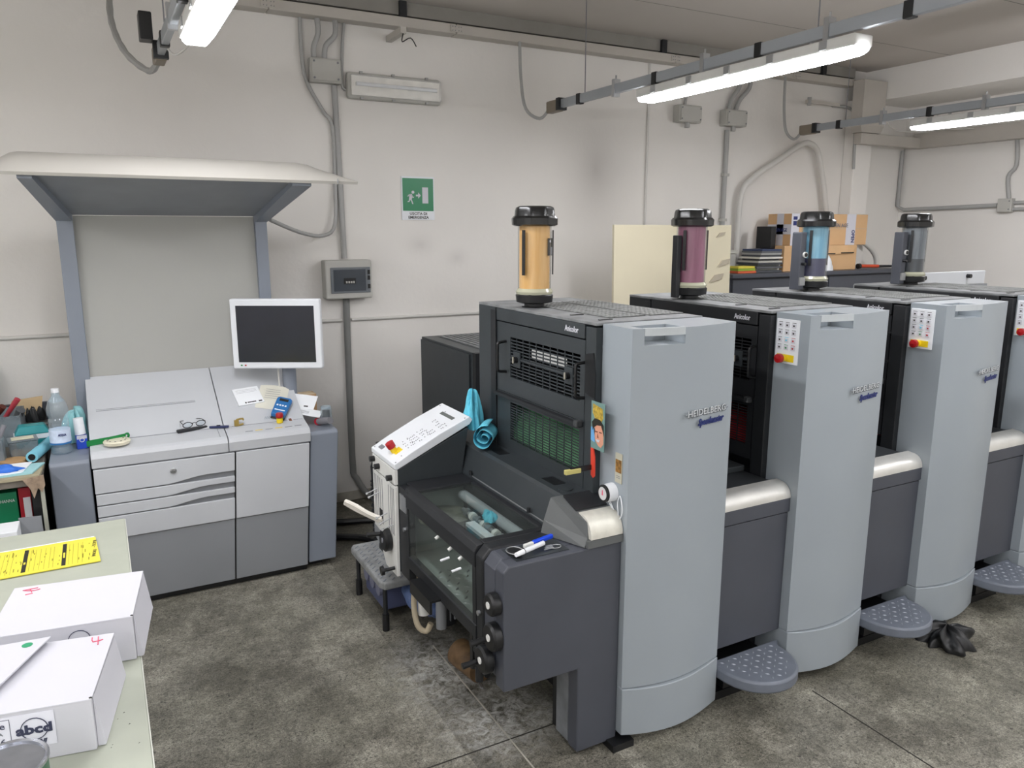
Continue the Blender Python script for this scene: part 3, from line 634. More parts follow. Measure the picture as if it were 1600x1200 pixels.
# ---- water bottle
t = thing('water_bottle', 'large clear water bottle with blue and white label', 'bottle', (-.245, 4.55, .848), local=True); t.scale = (1.13, 1.13, 1.13)
pr_ = [(.0, 0), (.036, .0), (.043, .008), (.042, .03), (.038, .038), (.043, .046), (.0435, .12), (.039, .13), (.043, .14), (.039, .15), (.043, .16), (.037, .172), (.044, .19), (.045, .215), (.035, .25), (.018, .275), (.015, .30)]
out('bottle', MB().lathe(pr_ + [(.013, .30), (.013, .275), (.03, .248)], n=24), m_bottle, t, smooth=True)
out('cap', MB().lathe([(.0165, .290), (.0165, .308), (0, .308)], n=18), m_white, t, smooth=True)
out('water', MB().lathe([(0, .004), (.034, .004), (.039, .012), (.039, .10), (0, .10)], n=20), glass('water', 'dceaf2', 1.0, .02), t, smooth=True)
out('label', MB().lathe([(.0442, .05), (.0442, .118)], n=28), mat('bottle_label', 'cfdcf0', .5, var=.08, scale=60), t, smooth=True)
out('label_band', MB().lathe([(.0446, .05), (.0446, .058)], n=28), m_blue, t, smooth=True)
text('ACQUA', .014, (.010, -.0452, .092), FRONT, m_navy, t, width=.034, bold=.0008, shear=.2)
# ------------------------------------------------------------------ the press: printing units
def bow(x0, x1, yf, b, n=14):      # front outline of a cover, bulging towards the aisle
    return [(x0 + (x1 - x0) * i / n, yf - b * math.sin(math.pi * (i / n) ** .9)) for i in range(n + 1)]
def fronty(x, x0, x1, yf=2.155, b=.045): return yf - b * math.sin(math.pi * ((x - x0) / (x1 - x0)) ** .9)
m_topdust = mat('dusty_top', '77797a', .6, var=.3, scale=14)
m_sheetdark = mat('dark_sheet', '2b2e31', .5, var=.15, scale=10)
def make_unit(d, first, label):
    X0, X1 = 1.65 + d, 2.142 + d
    t = thing('printing_unit', label, 'printing unit', (1.9 + d, 2.75, 0), group='printing units of the offset press')
    # cover: bowed shell, with a hand recess cut in its top edge
    yb = 2.335
    hx0, hx1 = X0 + .042, X0 + .205
    main = bow(X0, X1, 2.155, .045) + [(X1, yb), (X0, yb)]
    top = MB().prism(main, 'z', .253, 1.6005)
    def seg(a, b_, y1):
        pts = [(a + (b_ - a) * i / 6, fronty(a + (b_ - a) * i / 6, X0, X1)) for i in range(7)] + [(b_, y1), (a, y1)]
        top.prism(pts, 'z', 1.6005, 1.66)
    seg(X0, hx0, yb); seg(hx1, X1, yb); top.box(hx0, hx1, 2.225, yb, 1.6005, 1.66)
    ct = out('cover', top, m_cover, t, smooth=True)
    pts = [(hx0 + .001 + (hx1 - hx0 - .002) * i / 5, fronty(hx0 + (hx1 - hx0) * i / 5, X0, X1) - .0008) for i in range(6)]
    out('hand_bar', MB().prism(pts + [(x, y + .014) for x, y in pts[::-1]], 'z', 1.634, 1.6615), mat('bar_grey', 'b6bcbf', .35), t)
    sk = bow(X0, X1, 2.150, .055) + [(X1, yb), (X0, yb)]
    out('cover_skirt', MB().prism(sk, 'z', .05, .249), m_cover, t, smooth=True, bev=.003)
    text('·HEIDELBERG·', .034, (X0 + .332, fronty(X0 + .335, X0, X1) - .0045, 1.324), FRONT @ Matrix.Rotation(R(10), 3, 'Y'), mat('logo_silver', 'c3c7ca', .35), t, name='name_lettering', width=.245, bold=.0002)
    text('·HEIDELBERG·', .034, (X0 + .335, fronty(X0 + .338, X0, X1) - .0035, 1.3215), FRONT @ Matrix.Rotation(R(10), 3, 'Y'), mat('logo_shade', '585d62', .5), t, name='name_lettering', width=.247, bold=.0012)
    text('Speedmaster', .036, (X0 + .352, fronty(X0 + .352, X0, X1) - .0062, 1.285), FRONT @ Matrix.Rotation(R(11), 3, 'Y'), m_navy, t, name='model_lettering', width=.158, bold=.0011, shear=.35, ext=.0015)
    # body
    XB = 1.62 + d
    out('plinth', MB().box(XB + .03, X1 + .36, 2.30, 3.3, .001, .06).box(XB - .01, X0 + .82, 2.20, 2.30, .001, .04), m_black, t)
    out('housing', MB().box(XB + .30, X1, yb + .002, 3.335, .06, 1.63), m_cav, t)
    out('near_column', MB().box(XB, XB + .30, yb + .002, 2.405, .06, 1.645), m_dark if first else m_black2, t, bev=.003)
    out('far_column', MB().box(XB, XB + .30, 3.16, 3.335, .06, 1.655), m_dark if first else m_black2, t, bev=.004)
    out('column_strip', MB().box(XB - .004, XB, 3.15, 3.20, .06, 1.64), m_black2, t)
    out('top_bar', MB().box(XB, XB + .30, 2.415, 3.15, 1.595, 1.652), m_dark if first else m_black2, t, bev=.003)
    text('Anicolor', .033, (XB - .0006, 2.505, 1.613), SIDE, m_cardw, t, name='name_lettering', width=.098, bold=.0006)
    out('top_plate', MB().box(XB + .002, X1, 2.34, 3.338, 1.6525, 1.664), m_topdust if first else m_topdust, t, bev=.002)
    g = MB()
    for k in range(2):
        xa = XB + .14 + .20 * k
        for i in range(9): g.box(xa + i * .021, xa + i * .021 + .006, 2.45, 3.12, 1.664, 1.668)
        for i in range(24): g.box(xa, xa + .174, 2.45 + i * .029, 2.456 + i * .029, 1.664, 1.6675)
    out('top_grille', g, mat('grille_dust', '8a8c8a', .6, var=.25, scale=25), t, kind='stuff')
    for k in range(2): out('grille_base', MB().box(XB + .138 + .2 * k, XB + .318 + .2 * k, 2.445, 3.125, 1.6642, 1.665), m_cav, t)
    for y in (2.40, 2.60, 3.0): out('top_slot', MB().box(XB + .06, XB + .12, y, y + .012, 1.664, 1.667), m_black, t)
    # doors in the left face
    def door(z0, z1, gz0, gz1, rows, cols, gy0=2.445, gy1=3.02):
        fx = XB + .004
        f = MB()
        f.box(fx, fx + .018, 2.412, gy0, z0, z1); f.box(fx, fx + .018, gy1, 3.15, z0, z1)
        f.box(fx, fx + .018, gy0, gy1, z0, gz0); f.box(fx, fx + .018, gy0, gy1, gz1, z1)
        dr = out('door', f, m_dark if first else m_black2, t)
        g = MB(); H = gz1 - gz0; W = gy1 - gy0
        for i in range(1, rows): g.box(fx + .002, fx + .006, gy0, gy1, gz0 + H * i / rows - H / rows * .17, gz0 + H * i / rows + H / rows * .17)
        for i in range(1, cols): g.box(fx + .001, fx + .005, gy0 + W * i / cols - .0018, gy0 + W * i / cols + .0018, gz0, gz1)
        out('grille', g, m_dark if first else m_black2, dr, kind='stuff')
        return dr
    du_ = door(1.268, 1.590, 1.345, 1.530, 13, 10)
    dl = door(.985, 1.266, 1.050, 1.228, 15, 10)
    out('hinge_rail', MB().box(XB - .02, XB + .006, 2.42, 3.14, 1.245, 1.262), m_black2, t, bev=.003)
    out('hinge_end', MB().box(XB - .03, XB - .001, 2.415, 2.44, 1.248, 1.275), mat('worn_black', '4a4c4e', .4, metal=.4), t, bev=.004)
    for yy in (2.41, 3.06):
        out('door_handle', MB().tube([(XB + .004, yy, 1.505), (XB - .035, yy - .0, 1.50), (XB - .04, yy, 1.48), (XB - .04, yy, 1.39), (XB - .035, yy, 1.37), (XB + .004, yy, 1.365)], .007, 6, 3), m_black, du_, smooth=True)
    for yy in (2.52, 2.95):
        out('latch_plate', MB().box(XB - .002, XB + .004, yy - .03, yy + .03, 1.40, 1.47), m_dark, du_)
        kn = out('latch_knob', MB().cyl((XB - .02, yy, 1.435), (XB - .002, yy, 1.435), .014, n=12), m_black, du_)
        out('latch_lever', MB().box(XB - .023, XB - .02, yy - .006, yy + .002, 1.422, 1.450), mat('lever_tan', 'a8a496', .5), kn)
    out('grille_bar', MB().box(XB - .001, XB + .004, 2.46, 3.01, 1.434, 1.442), m_dark, du_)
    out('label_strip', MB().box(XB + .025, XB + .03, 2.58, 2.86, 1.452, 1.492), m_whitep, t)
    out('roller', MB().cyl((XB + .15, 2.41, 1.06), (XB + .15, 3.15, 1.06), .12, n=28), m_greenr if first else m_redr, t, smooth=True, label='dark green ink roller behind the lower grille' if first else 'dark red roller deep in the gap')
    out('roller', MB().cyl((XB + .20, 2.41, 1.40), (XB + .20, 3.15, 1.40), .07, n=20), m_black2, t, smooth=True)
    out('lower_front', MB().box(XB + .10, XB + .30, 2.41, 3.16, .06, .95), m_sheetdark, t)
    # bridge to the next unit: panel, aluminium cap, walkway, foot plate
    a, b = X1 + .001, 2.554 + d
    pr2 = [(2.20, .245), (2.196, .80), (2.334, .80), (2.334, .245)]
    out('side_panel', MB().prism(pr2, 'x', a, b), m_dark2, t, bev=.003)
    out('panel_rail', MB().prism([(2.188, .806), (2.188, .868), (2.334, .868), (2.334, .806)], 'x', a, b), m_dark2, t, bev=.003)
    arc = [(2.186 + .055 * (1 - math.cos(q)), .870 + .060 * math.sin(q)) for q in [i * math.pi / 2 / 7 for i in range(8)]]
    out('rounded_cap', MB().prism(arc + [(2.27, .933), (2.27, .870)], 'x', a, b - .002), m_alu, t, smooth=True)
    out('walkway', MB().box(a, b - .031, 2.271, 3.15, .86, .926), m_sheetdark, t, bev=.003)
    out('sheet_guard', MB().box(a, b - .035, 2.43, 3.1, .927, .955), mat('guard_dark', '35393b', .4), t, bev=.004)
    out('side_recess', MB().box(a, b - .04, 2.41, 3.16, .06, .855), m_cav, t)
    fp = [(a + .004, 2.20)]; n = 16
    for i in range(n + 1):
        q = math.pi * i / n; xx = (a + b) / 2 - .02 - math.cos(q) * .185; yy = 2.16 - math.sin(q) ** .85 * .215; fp.append((xx, yy))
    fp.append((b - .004, 2.20)); 
    ft = out('foot_plate', MB().prism(fp, 'z', .148, .20), m_tread, t, smooth=True, bev=.010)
    g = MB(); cx = (a + b) / 2 - .02
    for i in range(-5, 6):
        for j_ in range(7):
            px = cx + i * .036; py = 2.165 - j_ * .030
            if ((px - cx) / .165) ** 2 + ((py - 2.16) / .19) ** 2 > .95: continue
            s = .7854 * (1 if (i + j_) % 2 else -1); c_, s_ = math.cos(s), math.sin(s)
            def q(u, v, z): return (px + u * c_ - v * s_, py + u * s_ + v * c_, z)
            V = [g.bm.verts.new(q(*p)) for p in ((-.013, 0, .1985), (0, -.0045, .1985), (.013, 0, .1985), (0, .0045, .1985), (-.004, 0, .2035), (.004, 0, .2035))]
            for f_ in ((0, 1, 4), (1, 5, 4), (1, 2, 5), (2, 3, 5), (3, 4, 5), (3, 0, 4)): g.face([V[k] for k in f_])
    out('tread_bumps', g, mat('tread_worn', '959ba5', .4), ft, kind='stuff')
    out('foot_bracket', MB().box(a + .05, b - .06, 2.16, 2.40, .08, .147), m_black, t)
    if not first:
        kp = out('key_panel', MB().box(X0 - .004, X0, 2.205, 2.328, 1.445, 1.635), m_white, t, bev=.002)
        for r_ in range(4):
            for c_ in range(3):
                yy = 2.305 - c_ * .036; zz = 1.61 - r_ * .032
                out('key', MB().box(X0 - .0065, X0 - .004, yy - .011, yy + .011, zz - .010, zz + .008), m_cardw, kp, bev=.001)
                mk = [m_ink, m_ink, m_ink, m_ink, m_ink, m_ink, m_ink, m_teal, m_red, m_ink, m_green, m_red][r_ * 3 + c_]
                out('key_mark', MB().box(X0 - .0052, X0 - .004, yy - .010, yy + .010, zz + .0105, zz + .0125).box(X0 - .0072, X0 - .0065, yy - .004, yy + .004, zz - .004, zz + .003), mk, kp)
        out('yellow_plate', MB().box(X0 - .0055, X0 - .004, 2.225, 2.315, 1.455, 1.485), m_yelp, kp)
        out('button_collar', MB().cyl((X0 - .004, 2.275, 1.470), (X0 - .025, 2.275, 1.470), .016, n=18), m_yelp, kp, smooth=True)
        out('stop_button', MB().lathe([(.016, -.022), (.020, -.028), (.019, -.045), (0, -.05)], (X0, 2.275, 1.470), axis='x', n=20), m_red, kp, smooth=True, label='round red stop button')
    else:
        s1 = out('taped_card', MB().box(XB - .008, XB - .0065, 2.258, 2.345, 1.185, 1.37), mat('card_teal', '6f8f8a', .4), t, label='glossy picture card with golden shape over a smiling face')
        T = lambda pts: [(2.258 + (y - 2.318) * 1.13, 1.185 + (z - 1.175) * 1.03) for y, z in pts]
        P = lambda pts: MB().prism(T(pts), 'x', XB - .0092, XB - .008)
        gold = P([(2.385, 1.345), (2.33, 1.335), (2.325, 1.30), (2.335, 1.285), (2.37, 1.29), (2.385, 1.31)]); out('golden_shape', gold, mat('gold_print', 'b59a3c', .5, var=.5, scale=90), s1)
        out('sky_patch', P([(2.394, 1.255), (2.37, 1.255), (2.372, 1.20), (2.394, 1.205)]), mat('sky_print', '6aa6d8', .5), s1)
        out('printed_face', P([(2.375, 1.27), (2.335, 1.275), (2.322, 1.25), (2.322, 1.205), (2.335, 1.188), (2.35, 1.192), (2.368, 1.21), (2.376, 1.24)]), m_skin, s1)
        Q = lambda pts: MB().prism(T(pts), 'x', XB - .0102, XB - .0092)
        out('printed_hair', Q([(2.382, 1.245), (2.388, 1.275), (2.372, 1.292), (2.342, 1.292), (2.322, 1.275), (2.319, 1.235), (2.326, 1.255), (2.335, 1.272), (2.36, 1.268), (2.374, 1.258)]), m_ink, s1)
        out('printed_features', Q([(2.368, 1.246), (2.354, 1.246), (2.354, 1.242), (2.368, 1.242)]).prism(T([(2.345, 1.247), (2.331, 1.247), (2.331, 1.243), (2.345, 1.243)]), 'x', XB - .0102, XB - .0092).prism(T([(2.354, 1.238), (2.348, 1.222), (2.356, 1.222)]), 'x', XB - .0102, XB - .0092), mat('feature_print', '7a4a3a', .6), s1)
        out('printed_smile', Q([(2.364, 1.214), (2.340, 1.216), (2.347, 1.206), (2.357, 1.206)]), m_cardw, s1)
        s2 = out('red_strip', MB().prism([(2.348, 1.19), (2.336, 1.195), (2.322, 1.15), (2.320, 1.075), (2.330, 1.065), (2.344, 1.075)], 'x', XB - .006, XB - .001), mat('red_print', 'd8432e', .5), t, label='long red strip hanging below the picture card')
        s3 = out('small_label', MB().box(X0 - .003, X0 - .001, 2.19, 2.232, 1.075, 1.19), mat('old_label', 'b9b6a4', .7), t, label='faded label with a brown picture')
        out('brown_picture', MB().box(X0 - .0036, X0 - .003, 2.193, 2.229, 1.115, 1.165), mat('sepia', '8a6430', .6, var=.6, scale=70), s3)
        for z in (1.10, 1.093): out('text_line', MB().box(X0 - .0034, X0 - .003, 2.198, 2.225, z, z + .002), m_inkgrey, s3)
        out('black_tape', MB().prism([(2.33, 1.375), (2.395, 1.39), (2.40, 1.54), (2.345, 1.55), (2.328, 1.47)], 'x', XB - .006, XB - .001), m_black, t, label='wrinkled black tape on the column')
        lv = out('lever', MB().box(XB - .10, XB - .006, 2.340, 2.347, 1.095, 1.115), m_black, t); 
        out('lever_grip', MB().box(XB - .125, XB - .055, 2.335, 2.352, 1.091, 1.110), mat('grip_yellow', 'c9c078', .5), lv, bev=.003)
    return t
LU = ['first printing unit nearest the camera, picture cards on its side',
      'second printing unit, with the purple ink cartridge on top',
      'third printing unit, with the blue ink cartridge on top',
      'fourth printing unit at the right edge, grey ink cartridge on top']
u1 = make_unit(0, True, LU[0])
u2 = make_unit(.905, False, LU[1])
for k in (2, 3):
    c = copy_tree(u2); c.location.x += .905 * (k - 1); c['label'] = LU[k]

# timer hanging on the first cover
t = thing('wall_timer', 'round white timer with black dial and white cord on the first cover', 'timer', (1.63, 2.245, 1.03))
out('case', MB().cyl((1.649, 2.245, 1.03), (1.612, 2.245, 1.03), .036, .034, n=28), m_white, t, smooth=True)
out('dial_ring', MB().lathe([(.0335, -.001), (.0335, -.008), (.030, -.010)], (1.612, 2.245, 1.03), axis='x', n=28), m_black, t, smooth=True)
out('dial', MB().cyl((1.6025, 2.245, 1.03), (1.601, 2.245, 1.03), .025, n=28), mat('dial_face', 'cfcfcf', .4), t)
out('pointer', MB().prism([(2.243, 1.044), (2.247, 1.044), (2.249, 1.024), (2.241, 1.024)], 'x', 1.6, 1.601), m_redp, t)
out('cord', MB().tube([(1.64, 2.25, .995), (1.643, 2.22, .955), (1.643, 2.19, .94), (1.643, 2.175, .98), (1.643, 2.19, 1.03), (1.643, 2.205, 1.0), (1.643, 2.20, .945), (1.643, 2.22, .93), (1.643, 2.24, .965), (1.64, 2.26, .99)], .0022, 5), m_white, t, smooth=True)

# ---- ink cartridges
m_capb = mat('cap_black', '0e0f10', .22, spec=.6)
def cartridge(x, y, inkm, label, side, sticker=False, fill=None):
    t = thing('ink_cartridge', label, 'ink cartridge', (x, y, 1.669), local=True, group='ink cartridges on the printing units')
    out('stem', MB().lathe([(.045, 0), (.045, .02), (.055, .02)], n=20), m_black, t, smooth=True)
    out('lower_ring', MB().lathe([(.062, .014), (.082, .02), (.085, .05), (.078, .056)], n=24, lobes=8, amp=.02), m_black, t, smooth=True)
    out('collar', MB().lathe([(.080, .054), (.084, .066), (.074, .080)], n=28), mat('collar_clear', 'b0b09a', .2), t, smooth=True)
    out('glass_tube', MB().lathe([(.074, .075), (.075, .36)], n=36), m_tubeg, t, smooth=True)
    if fill:
        out('ink', MB().lathe([(0, .078), (.068, .078), (.068, fill)], n=32), inkm[1], t, smooth=True, label='dark ink settled in the lower half')
        out('ink_film', MB().lathe([(.068, fill), (.068, .358), (0, .358)], n=32), inkm[0], t, smooth=True)
    else: out('ink', MB().lathe([(0, .078), (.068, .078), (.068, .358), (0, .358)], n=32), inkm[0], t, smooth=True)
    out('cap_rim', MB().lathe([(.088, .352), (.101, .358), (.102, .385), (.094, .395)], n=40, lobes=8, amp=.03), m_capb, t, smooth=True)
    out('cap', MB().lathe([(.09, .392), (.087, .42), (.083, .432), (.07, .438), (0, .439)], n=40, lobes=8, amp=.025), m_capb, t, smooth=True)
    for a in (R(200), R(-22)):
        ca, sa = math.cos(a), math.sin(a)
        pts = [(.084 * ca, .084 * sa), (.084 * ca - .016 * sa, .084 * sa + .016 * ca), (.080 * ca - .016 * sa, .080 * sa + .016 * ca), (.080 * ca, .080 * sa)]
        out('guide_rail', MB().prism([(p[0] * 1.02, p[1] * 1.02) for p in pts], 'z', .14, .335), m_black, t)
    if side:
        hb = out('holder_column', MB().box(-.135, -.088, -.02, .045, .005, .325), m_dark2, t, bev=.006)
        out('valve_block', MB().box(-.132, -.092, -.03, -.02, .03, .075), m_steel, hb)
        out('gauge', MB().cyl((-.10, -.03, .20), (-.10, -.02, .20), .016, n=16), m_whitep, hb); out('gauge_face', MB().cyl((-.10, -.033, .20), (-.10, -.03, .20), .011, n=16), m_black, hb)
        out('hose_nipple', MB().cyl((-.115, -.045, .15), (-.115, -.02, .15), .008, n=8), m_black, hb)
    elif not sticker: out('holder_column', MB().box(-.105, -.078, -.02, .02, .005, .31), m_black2, t, bev=.004)
    if sticker:
        s = out('label', MB().prism([(.030, -.0665), (.069, -.0355), (.0705, -.0365), (.031, -.0685)], 'z', .225, .30), m_ink, t, label='small black label on the glass')
        out('label_shape', MB().prism([(.048, -.0546), (.066, -.0405), (.0668, -.0412), (.0485, -.0555)], 'z', .228, .262), m_inkgrey, s)
        out('label_dot', MB().cyl((.044, -.061, .287), (.0445, -.0618, .287), .006, n=12), m_cardw, s)
    return t
def streak(name, c1, c2): 
    m = mat(name, c1, .35, col2=c2, scale=6); 
    tc = [n for n in m.node_tree.nodes if n.type == 'TEX_NOISE'][0]
    mp = m.node_tree.nodes.new('ShaderNodeMapping'); mp.inputs['Scale'].default_value = (9, 9, .8)
    src = [l.from_socket for l in m.node_tree.links if l.to_node == tc][0]
    m.node_tree.links.new(src, mp.inputs[0]); m.node_tree.links.new(mp.outputs[0], tc.inputs['Vector']); return m
cartridge(1.725, 2.98, [streak('ink_yellow', 'f3c382', 'e6ad5e')], 'orange yellow ink cartridge with black cap on the first unit', False, True)
cartridge(2.630, 2.98, [streak('ink_magenta', 'a0607c', '8a4a66')], 'purple ink cartridge with black cap on the second unit', False)
cartridge(3.60, 3.05, [streak('ink_cyan', '96cade', '70aac8'), streak('ink_blue', '474766', '3c3c58')], 'blue ink cartridge, half dark, with black cap on the third unit', True, fill=.18)
cartridge(4.53, 3.08, [streak('ink_black', '8a9098', '666c74'), streak('ink_black2', '50555c', '40444a')], 'smoky grey ink cartridge with black cap on the fourth unit', True, fill=.16)

# ---- drive cabinet behind the first unit, cabinet behind the fourth
t = thing('drive_cabinet', 'tall dark cabinet behind the first printing unit, slatted top', 'cabinet', (2.1, 4.35, 0))
out('body', MB().box(1.90, 2.6, 4.0, 4.80, .05, 1.30), m_dark, t, bev=.004)
out('door', MB().box(1.888, 1.899, 4.03, 4.79, .08, 1.285), m_dark, t, bev=.003)
out('edge_strip', MB().box(1.90, 1.96, 3.96, 3.999, .06, 1.30), m_black2, t)
for i in range(14): out('top_slat', MB().box(2.0 + i * .04, 2.02 + i * .04, 4.08, 4.74, 1.301, 1.308), m_topdust, t)
t = thing('rear_cabinet', 'low light grey cabinet edge behind the fourth unit, two black knobs', 'cabinet', (5.5, 3.6, 0))
out('body', MB().box(5.06, 6.1, 3.50, 3.9, .02, 1.60), m_consd, t)
out('raised_panel', MB().box(5.10, 6.06, 3.50, 3.53, 1.601, 1.70), m_cons, t, bev=.003)
for x in (5.28, 5.83): out('knob', MB().cyl((x, 3.50, 1.665), (x, 3.47, 1.665), .016, n=12), m_black, t)
# ------------------------------------------------------------------ feeder end of the press (low machine with glass hood)
fd = thing('press_feeder', 'low dark end of the press with glass hood and side panel', 'machine', (1.35, 2.8, 0))
L_ = [(1.145, .375), (1.145, .835), (1.165, .856), (1.648, .856), (1.648, .02), (1.462, .02), (1.462, .375)]
out('side_panel', MB().prism(L_, 'y', 2.18, 2.245), m_dark2, fd, bev=.006)
out('side_box', MB().prism([(1.147, .40), (1.145, .82), (1.175, .857), (1.64, .857), (1.64, .40)], 'y', 2.246, 2.375), m_dark2, fd, bev=.010)
out('black_shoulder', MB().prism([(1.139, .42), (1.137, .83), (1.17, .866), (1.44, .866), (1.44, .42)], 'y', 2.33, 2.39), m_black2, fd, bev=.008)
out('leg_side', MB().box(1.462, 1.66, 2.246, 2.33, .03, .40), mat('scratched_grey', '73767a', .5, var=.2, scale=12), fd)
out('leg_edge', MB().box(1.470, 1.52, 2.33, 2.37, .03, .42), m_black, fd)
out('base_foot', MB().box(1.60, 1.70, 2.13, 2.30, .001, .03), m_black, fd)
out('tray_recess', MB().box(1.21, 1.43, 2.205, 2.32, .8572, .8585), m_dark, fd)
for (y, z, r, crank) in ((2.225, .705, .042, 0), (2.225, .580, .052, 1), (2.275, .468, .052, 1)):
    wx = 1.137 if y < 2.26 else 1.127
    hw = out('hand_wheel', MB().lathe([(r * .8, .008), (r, .004), (r, -.022), (r * .85, -.030), (0, -.030)], (wx, y, z), axis='x', n=30), m_black, fd, smooth=True)
    out('wheel_hub', MB().cyl((wx - .030, y, z), (wx - .033, y, z), .013, n=18), m_whitep, hw, label='white hub disc')
    if crank: out('crank_grip', MB().cyl((wx - .03, y + .032, z - .022), (wx - .085, y + .034, z - .026), .010, .012, n=12), m_black, hw, smooth=True)
    if y > 2.26: out('wheel_shaft', MB().cyl((wx, y, z), (1.146, y, z), .02, n=12), m_black, hw)
# hood
hood = out('hood_frame', MB()
    .prism([(1.133, .775), (1.133, .835), (1.146, .860), (1.172, .866), (1.172, .845), (1.155, .835), (1.150, .775)], 'y', 2.392, 3.13)
    .box(1.172, 1.46, 2.392, 2.43, .845, .866).box(1.172, 1.46, 3.06, 3.195, .845, .862).box(1.435, 1.462, 2.43, 3.06, .845, .862), m_black2, fd, bev=.004)
out('hood_window', MB().box(1.1725, 1.4345, 2.431, 3.059, .853, .857), m_glass, fd, label='clear top window of the hood')
out('front_window', MB().box(1.140, 1.144, 2.42, 3.09, .545, .774), m_glass, fd, label='clear side window of the hood')
out('lower_rail', MB().prism([(1.135, .485), (1.135, .54), (1.16, .55), (1.17, .50)], 'y', 2.39, 3.12), m_black2, fd, bev=.003)
out('hood_post', MB().box(1.137, 1.17, 3.09, 3.195, .42, .85), m_black2, fd)
out('hood_post', MB().box(1.1385, 1.16, 2.391, 2.42, .42, .775), m_black2, fd)
out('post_plate', MB().box(1.131, 1.1365, 3.10, 3.18, .745, .82), m_steel, fd)
for y, z in ((3.13, .66), (2.355, .61)): out('post_screw', MB().cyl((1.137, y, z), (1.127, y, z), .010, n=12), m_steel, fd)
for y in (2.75, 2.62, 2.52):
    hk = out('window_knob', MB().cyl((1.143, y, .765), (1.128, y, .757), .007, n=10), m_whitep, fd)
for y in (2.60, 2.49): out('white_pin', MB().cyl((1.125, y, .735), (1.09, y + .01, .724), .005, n=8), m_white, fd)
# inside the hood
out('grey_roller', MB().cyl((1.405, 2.40, .80), (1.405, 3.08, .80), .024, n=20), m_rubber, fd, smooth=True, label='long pale grey rubber roller')
out('shaft', MB().cyl((1.352, 2.40, .775), (1.352, 2.96, .775), .010, n=12), m_steel, fd, smooth=True)
for i in range(9): out('shaft_collar', MB().cyl((1.352, 2.46 + i * .055, .775), (1.352, 2.484 + i * .055, .775), .019, n=14), m_whitep if i % 2 else m_steel, fd)
out('cross_bar', MB().box(1.285, 1.325, 2.40, 2.79, .77, .785), m_white, fd, label='pale flat bar across the hood')
out('cross_bar', MB().box(1.245, 1.255, 2.40, 2.70, .755, .765), m_steel, fd)
for i in range(3): out('finger', MB().box(1.225, 1.28, 2.44 + i * .07, 2.452 + i * .07, .765, .77), m_whitep, fd)
out('disc_cam', MB().lathe([(.10, 0), (.12, .004), (.12, .02), (.06, .024), (0, .024)], (1.28, 3.0, .73), n=28), mat('oily_metal', '8a8a7c', .35, metal=.4, var=.3, scale=30), fd, smooth=True)
for i in range(7): out('cam_arm', MB().box(1.372, 1.384, 2.45 + i * .06, 2.47 + i * .06, .74, .79), m_black2, fd)
out('blue_rag', crumple(1.375, 2.74, .80, .03, .05, .03, 9, 10, 6), m_teal, fd, label='small teal rag on the roller')
out('inner_plate', MB().box(1.175, 1.46, 2.39, 3.18, .50, .515), mat('inner_dark', 'a4aba7', .3, var=.2), fd)
g = MB()
for i in range(6):
    for j_ in range(12):
        px, py = 1.20 + i * .045 + .02 * (j_ % 2), 2.43 + j_ * .045; s = .7854 * (1 if (i + j_) % 2 else -1); c_, s_ = math.cos(s), math.sin(s)
        V = [g.bm.verts.new((px + u * c_ - v * s_, py + u * s_ + v * c_, z)) for u, v, z in ((-.018, 0, .515), (0, -.007, .515), (.018, 0, .515), (0, .007, .515), (0, 0, .5195))]
        for f_ in ((0, 1, 4), (1, 2, 4), (2, 3, 4), (3, 0, 4)): g.face([V[k] for k in f_])
out('tread_bumps', g, m_steel, fd, kind='stuff')
out('inner_wall', MB().box(1.175, 1.46, 3.19, 3.195, .45, .84), mat('inner_grey', 'a0a5a2', .5), fd)
out('inner_wall', MB().box(1.463, 1.478, 2.40, 3.2, .42, .84), m_dark, fd)
out('machine_core', MB().box(1.60, 1.615, 2.42, 3.50, .04, .84), m_cav, fd)
# ramp cover
ramp = [(1.462, .866), (1.500, .985), (1.515, .995), (1.655, .995), (1.655, .842), (1.462, .842)]
out('ramp_cover', MB().prism(ramp, 'y', 2.375, 3.50), m_dark, fd, bev=.005)
for y in (2.50, 2.98):
    sl = out('grip_slot', MB().box(1.545, 1.60, y, y + .10, .9952, .9962), m_black, fd)
out('slot_lid', MB().cyl((1.56, 2.44, .995), (1.56, 2.44, 1.0), .03, n=16), m_dark, fd)
out('hinge_wire', MB().cyl((1.466, 2.45, .872), (1.466, 3.1, .872), .004, n=6), m_steel, fd)
for y in (2.55, 3.1): out('hinge_knob', MB().cyl((1.455, y, .88), (1.455, y, .90), .008, n=10), m_black2, fd)
sec_f = [(1.484, 2.185, .859), (1.500, 2.19, .89), (1.506, 2.20, .948), (1.647, 2.20, .948), (1.647, 2.185, .859)]
sec_b = [(1.408, 2.374, .862), (1.422, 2.374, .915), (1.452, 2.374, 1.0), (1.647, 2.374, 1.0), (1.647, 2.374, .862)]
out('end_block', MB().loft([sec_f, sec_b]), mat('block_grey', '5d6060', .45, var=.08), fd)
out('block_recess', MB().prism([(2.27, .969), (2.36, .998), (2.36, 1.006), (2.27, .977)], 'x', 1.50, 1.64), m_black2, fd)
out('end_block_base', MB().box(1.49, 1.648, 2.170, 2.184, .858, .886), mat('block_grey', '5d6060'), fd)
arc = [(2.172 + .062 * (1 - math.cos(q)), .888 + .078 * math.sin(q)) for q in [i * math.pi / 2 / 7 for i in range(8)]]
out('rounded_cap', MB().prism(arc + [(2.26, .968), (2.26, .888)], 'x', 1.505, 1.647), mat('worn_alu', 'd9d7cc', .45, metal=.25, var=.08, scale=30), fd, smooth=True)
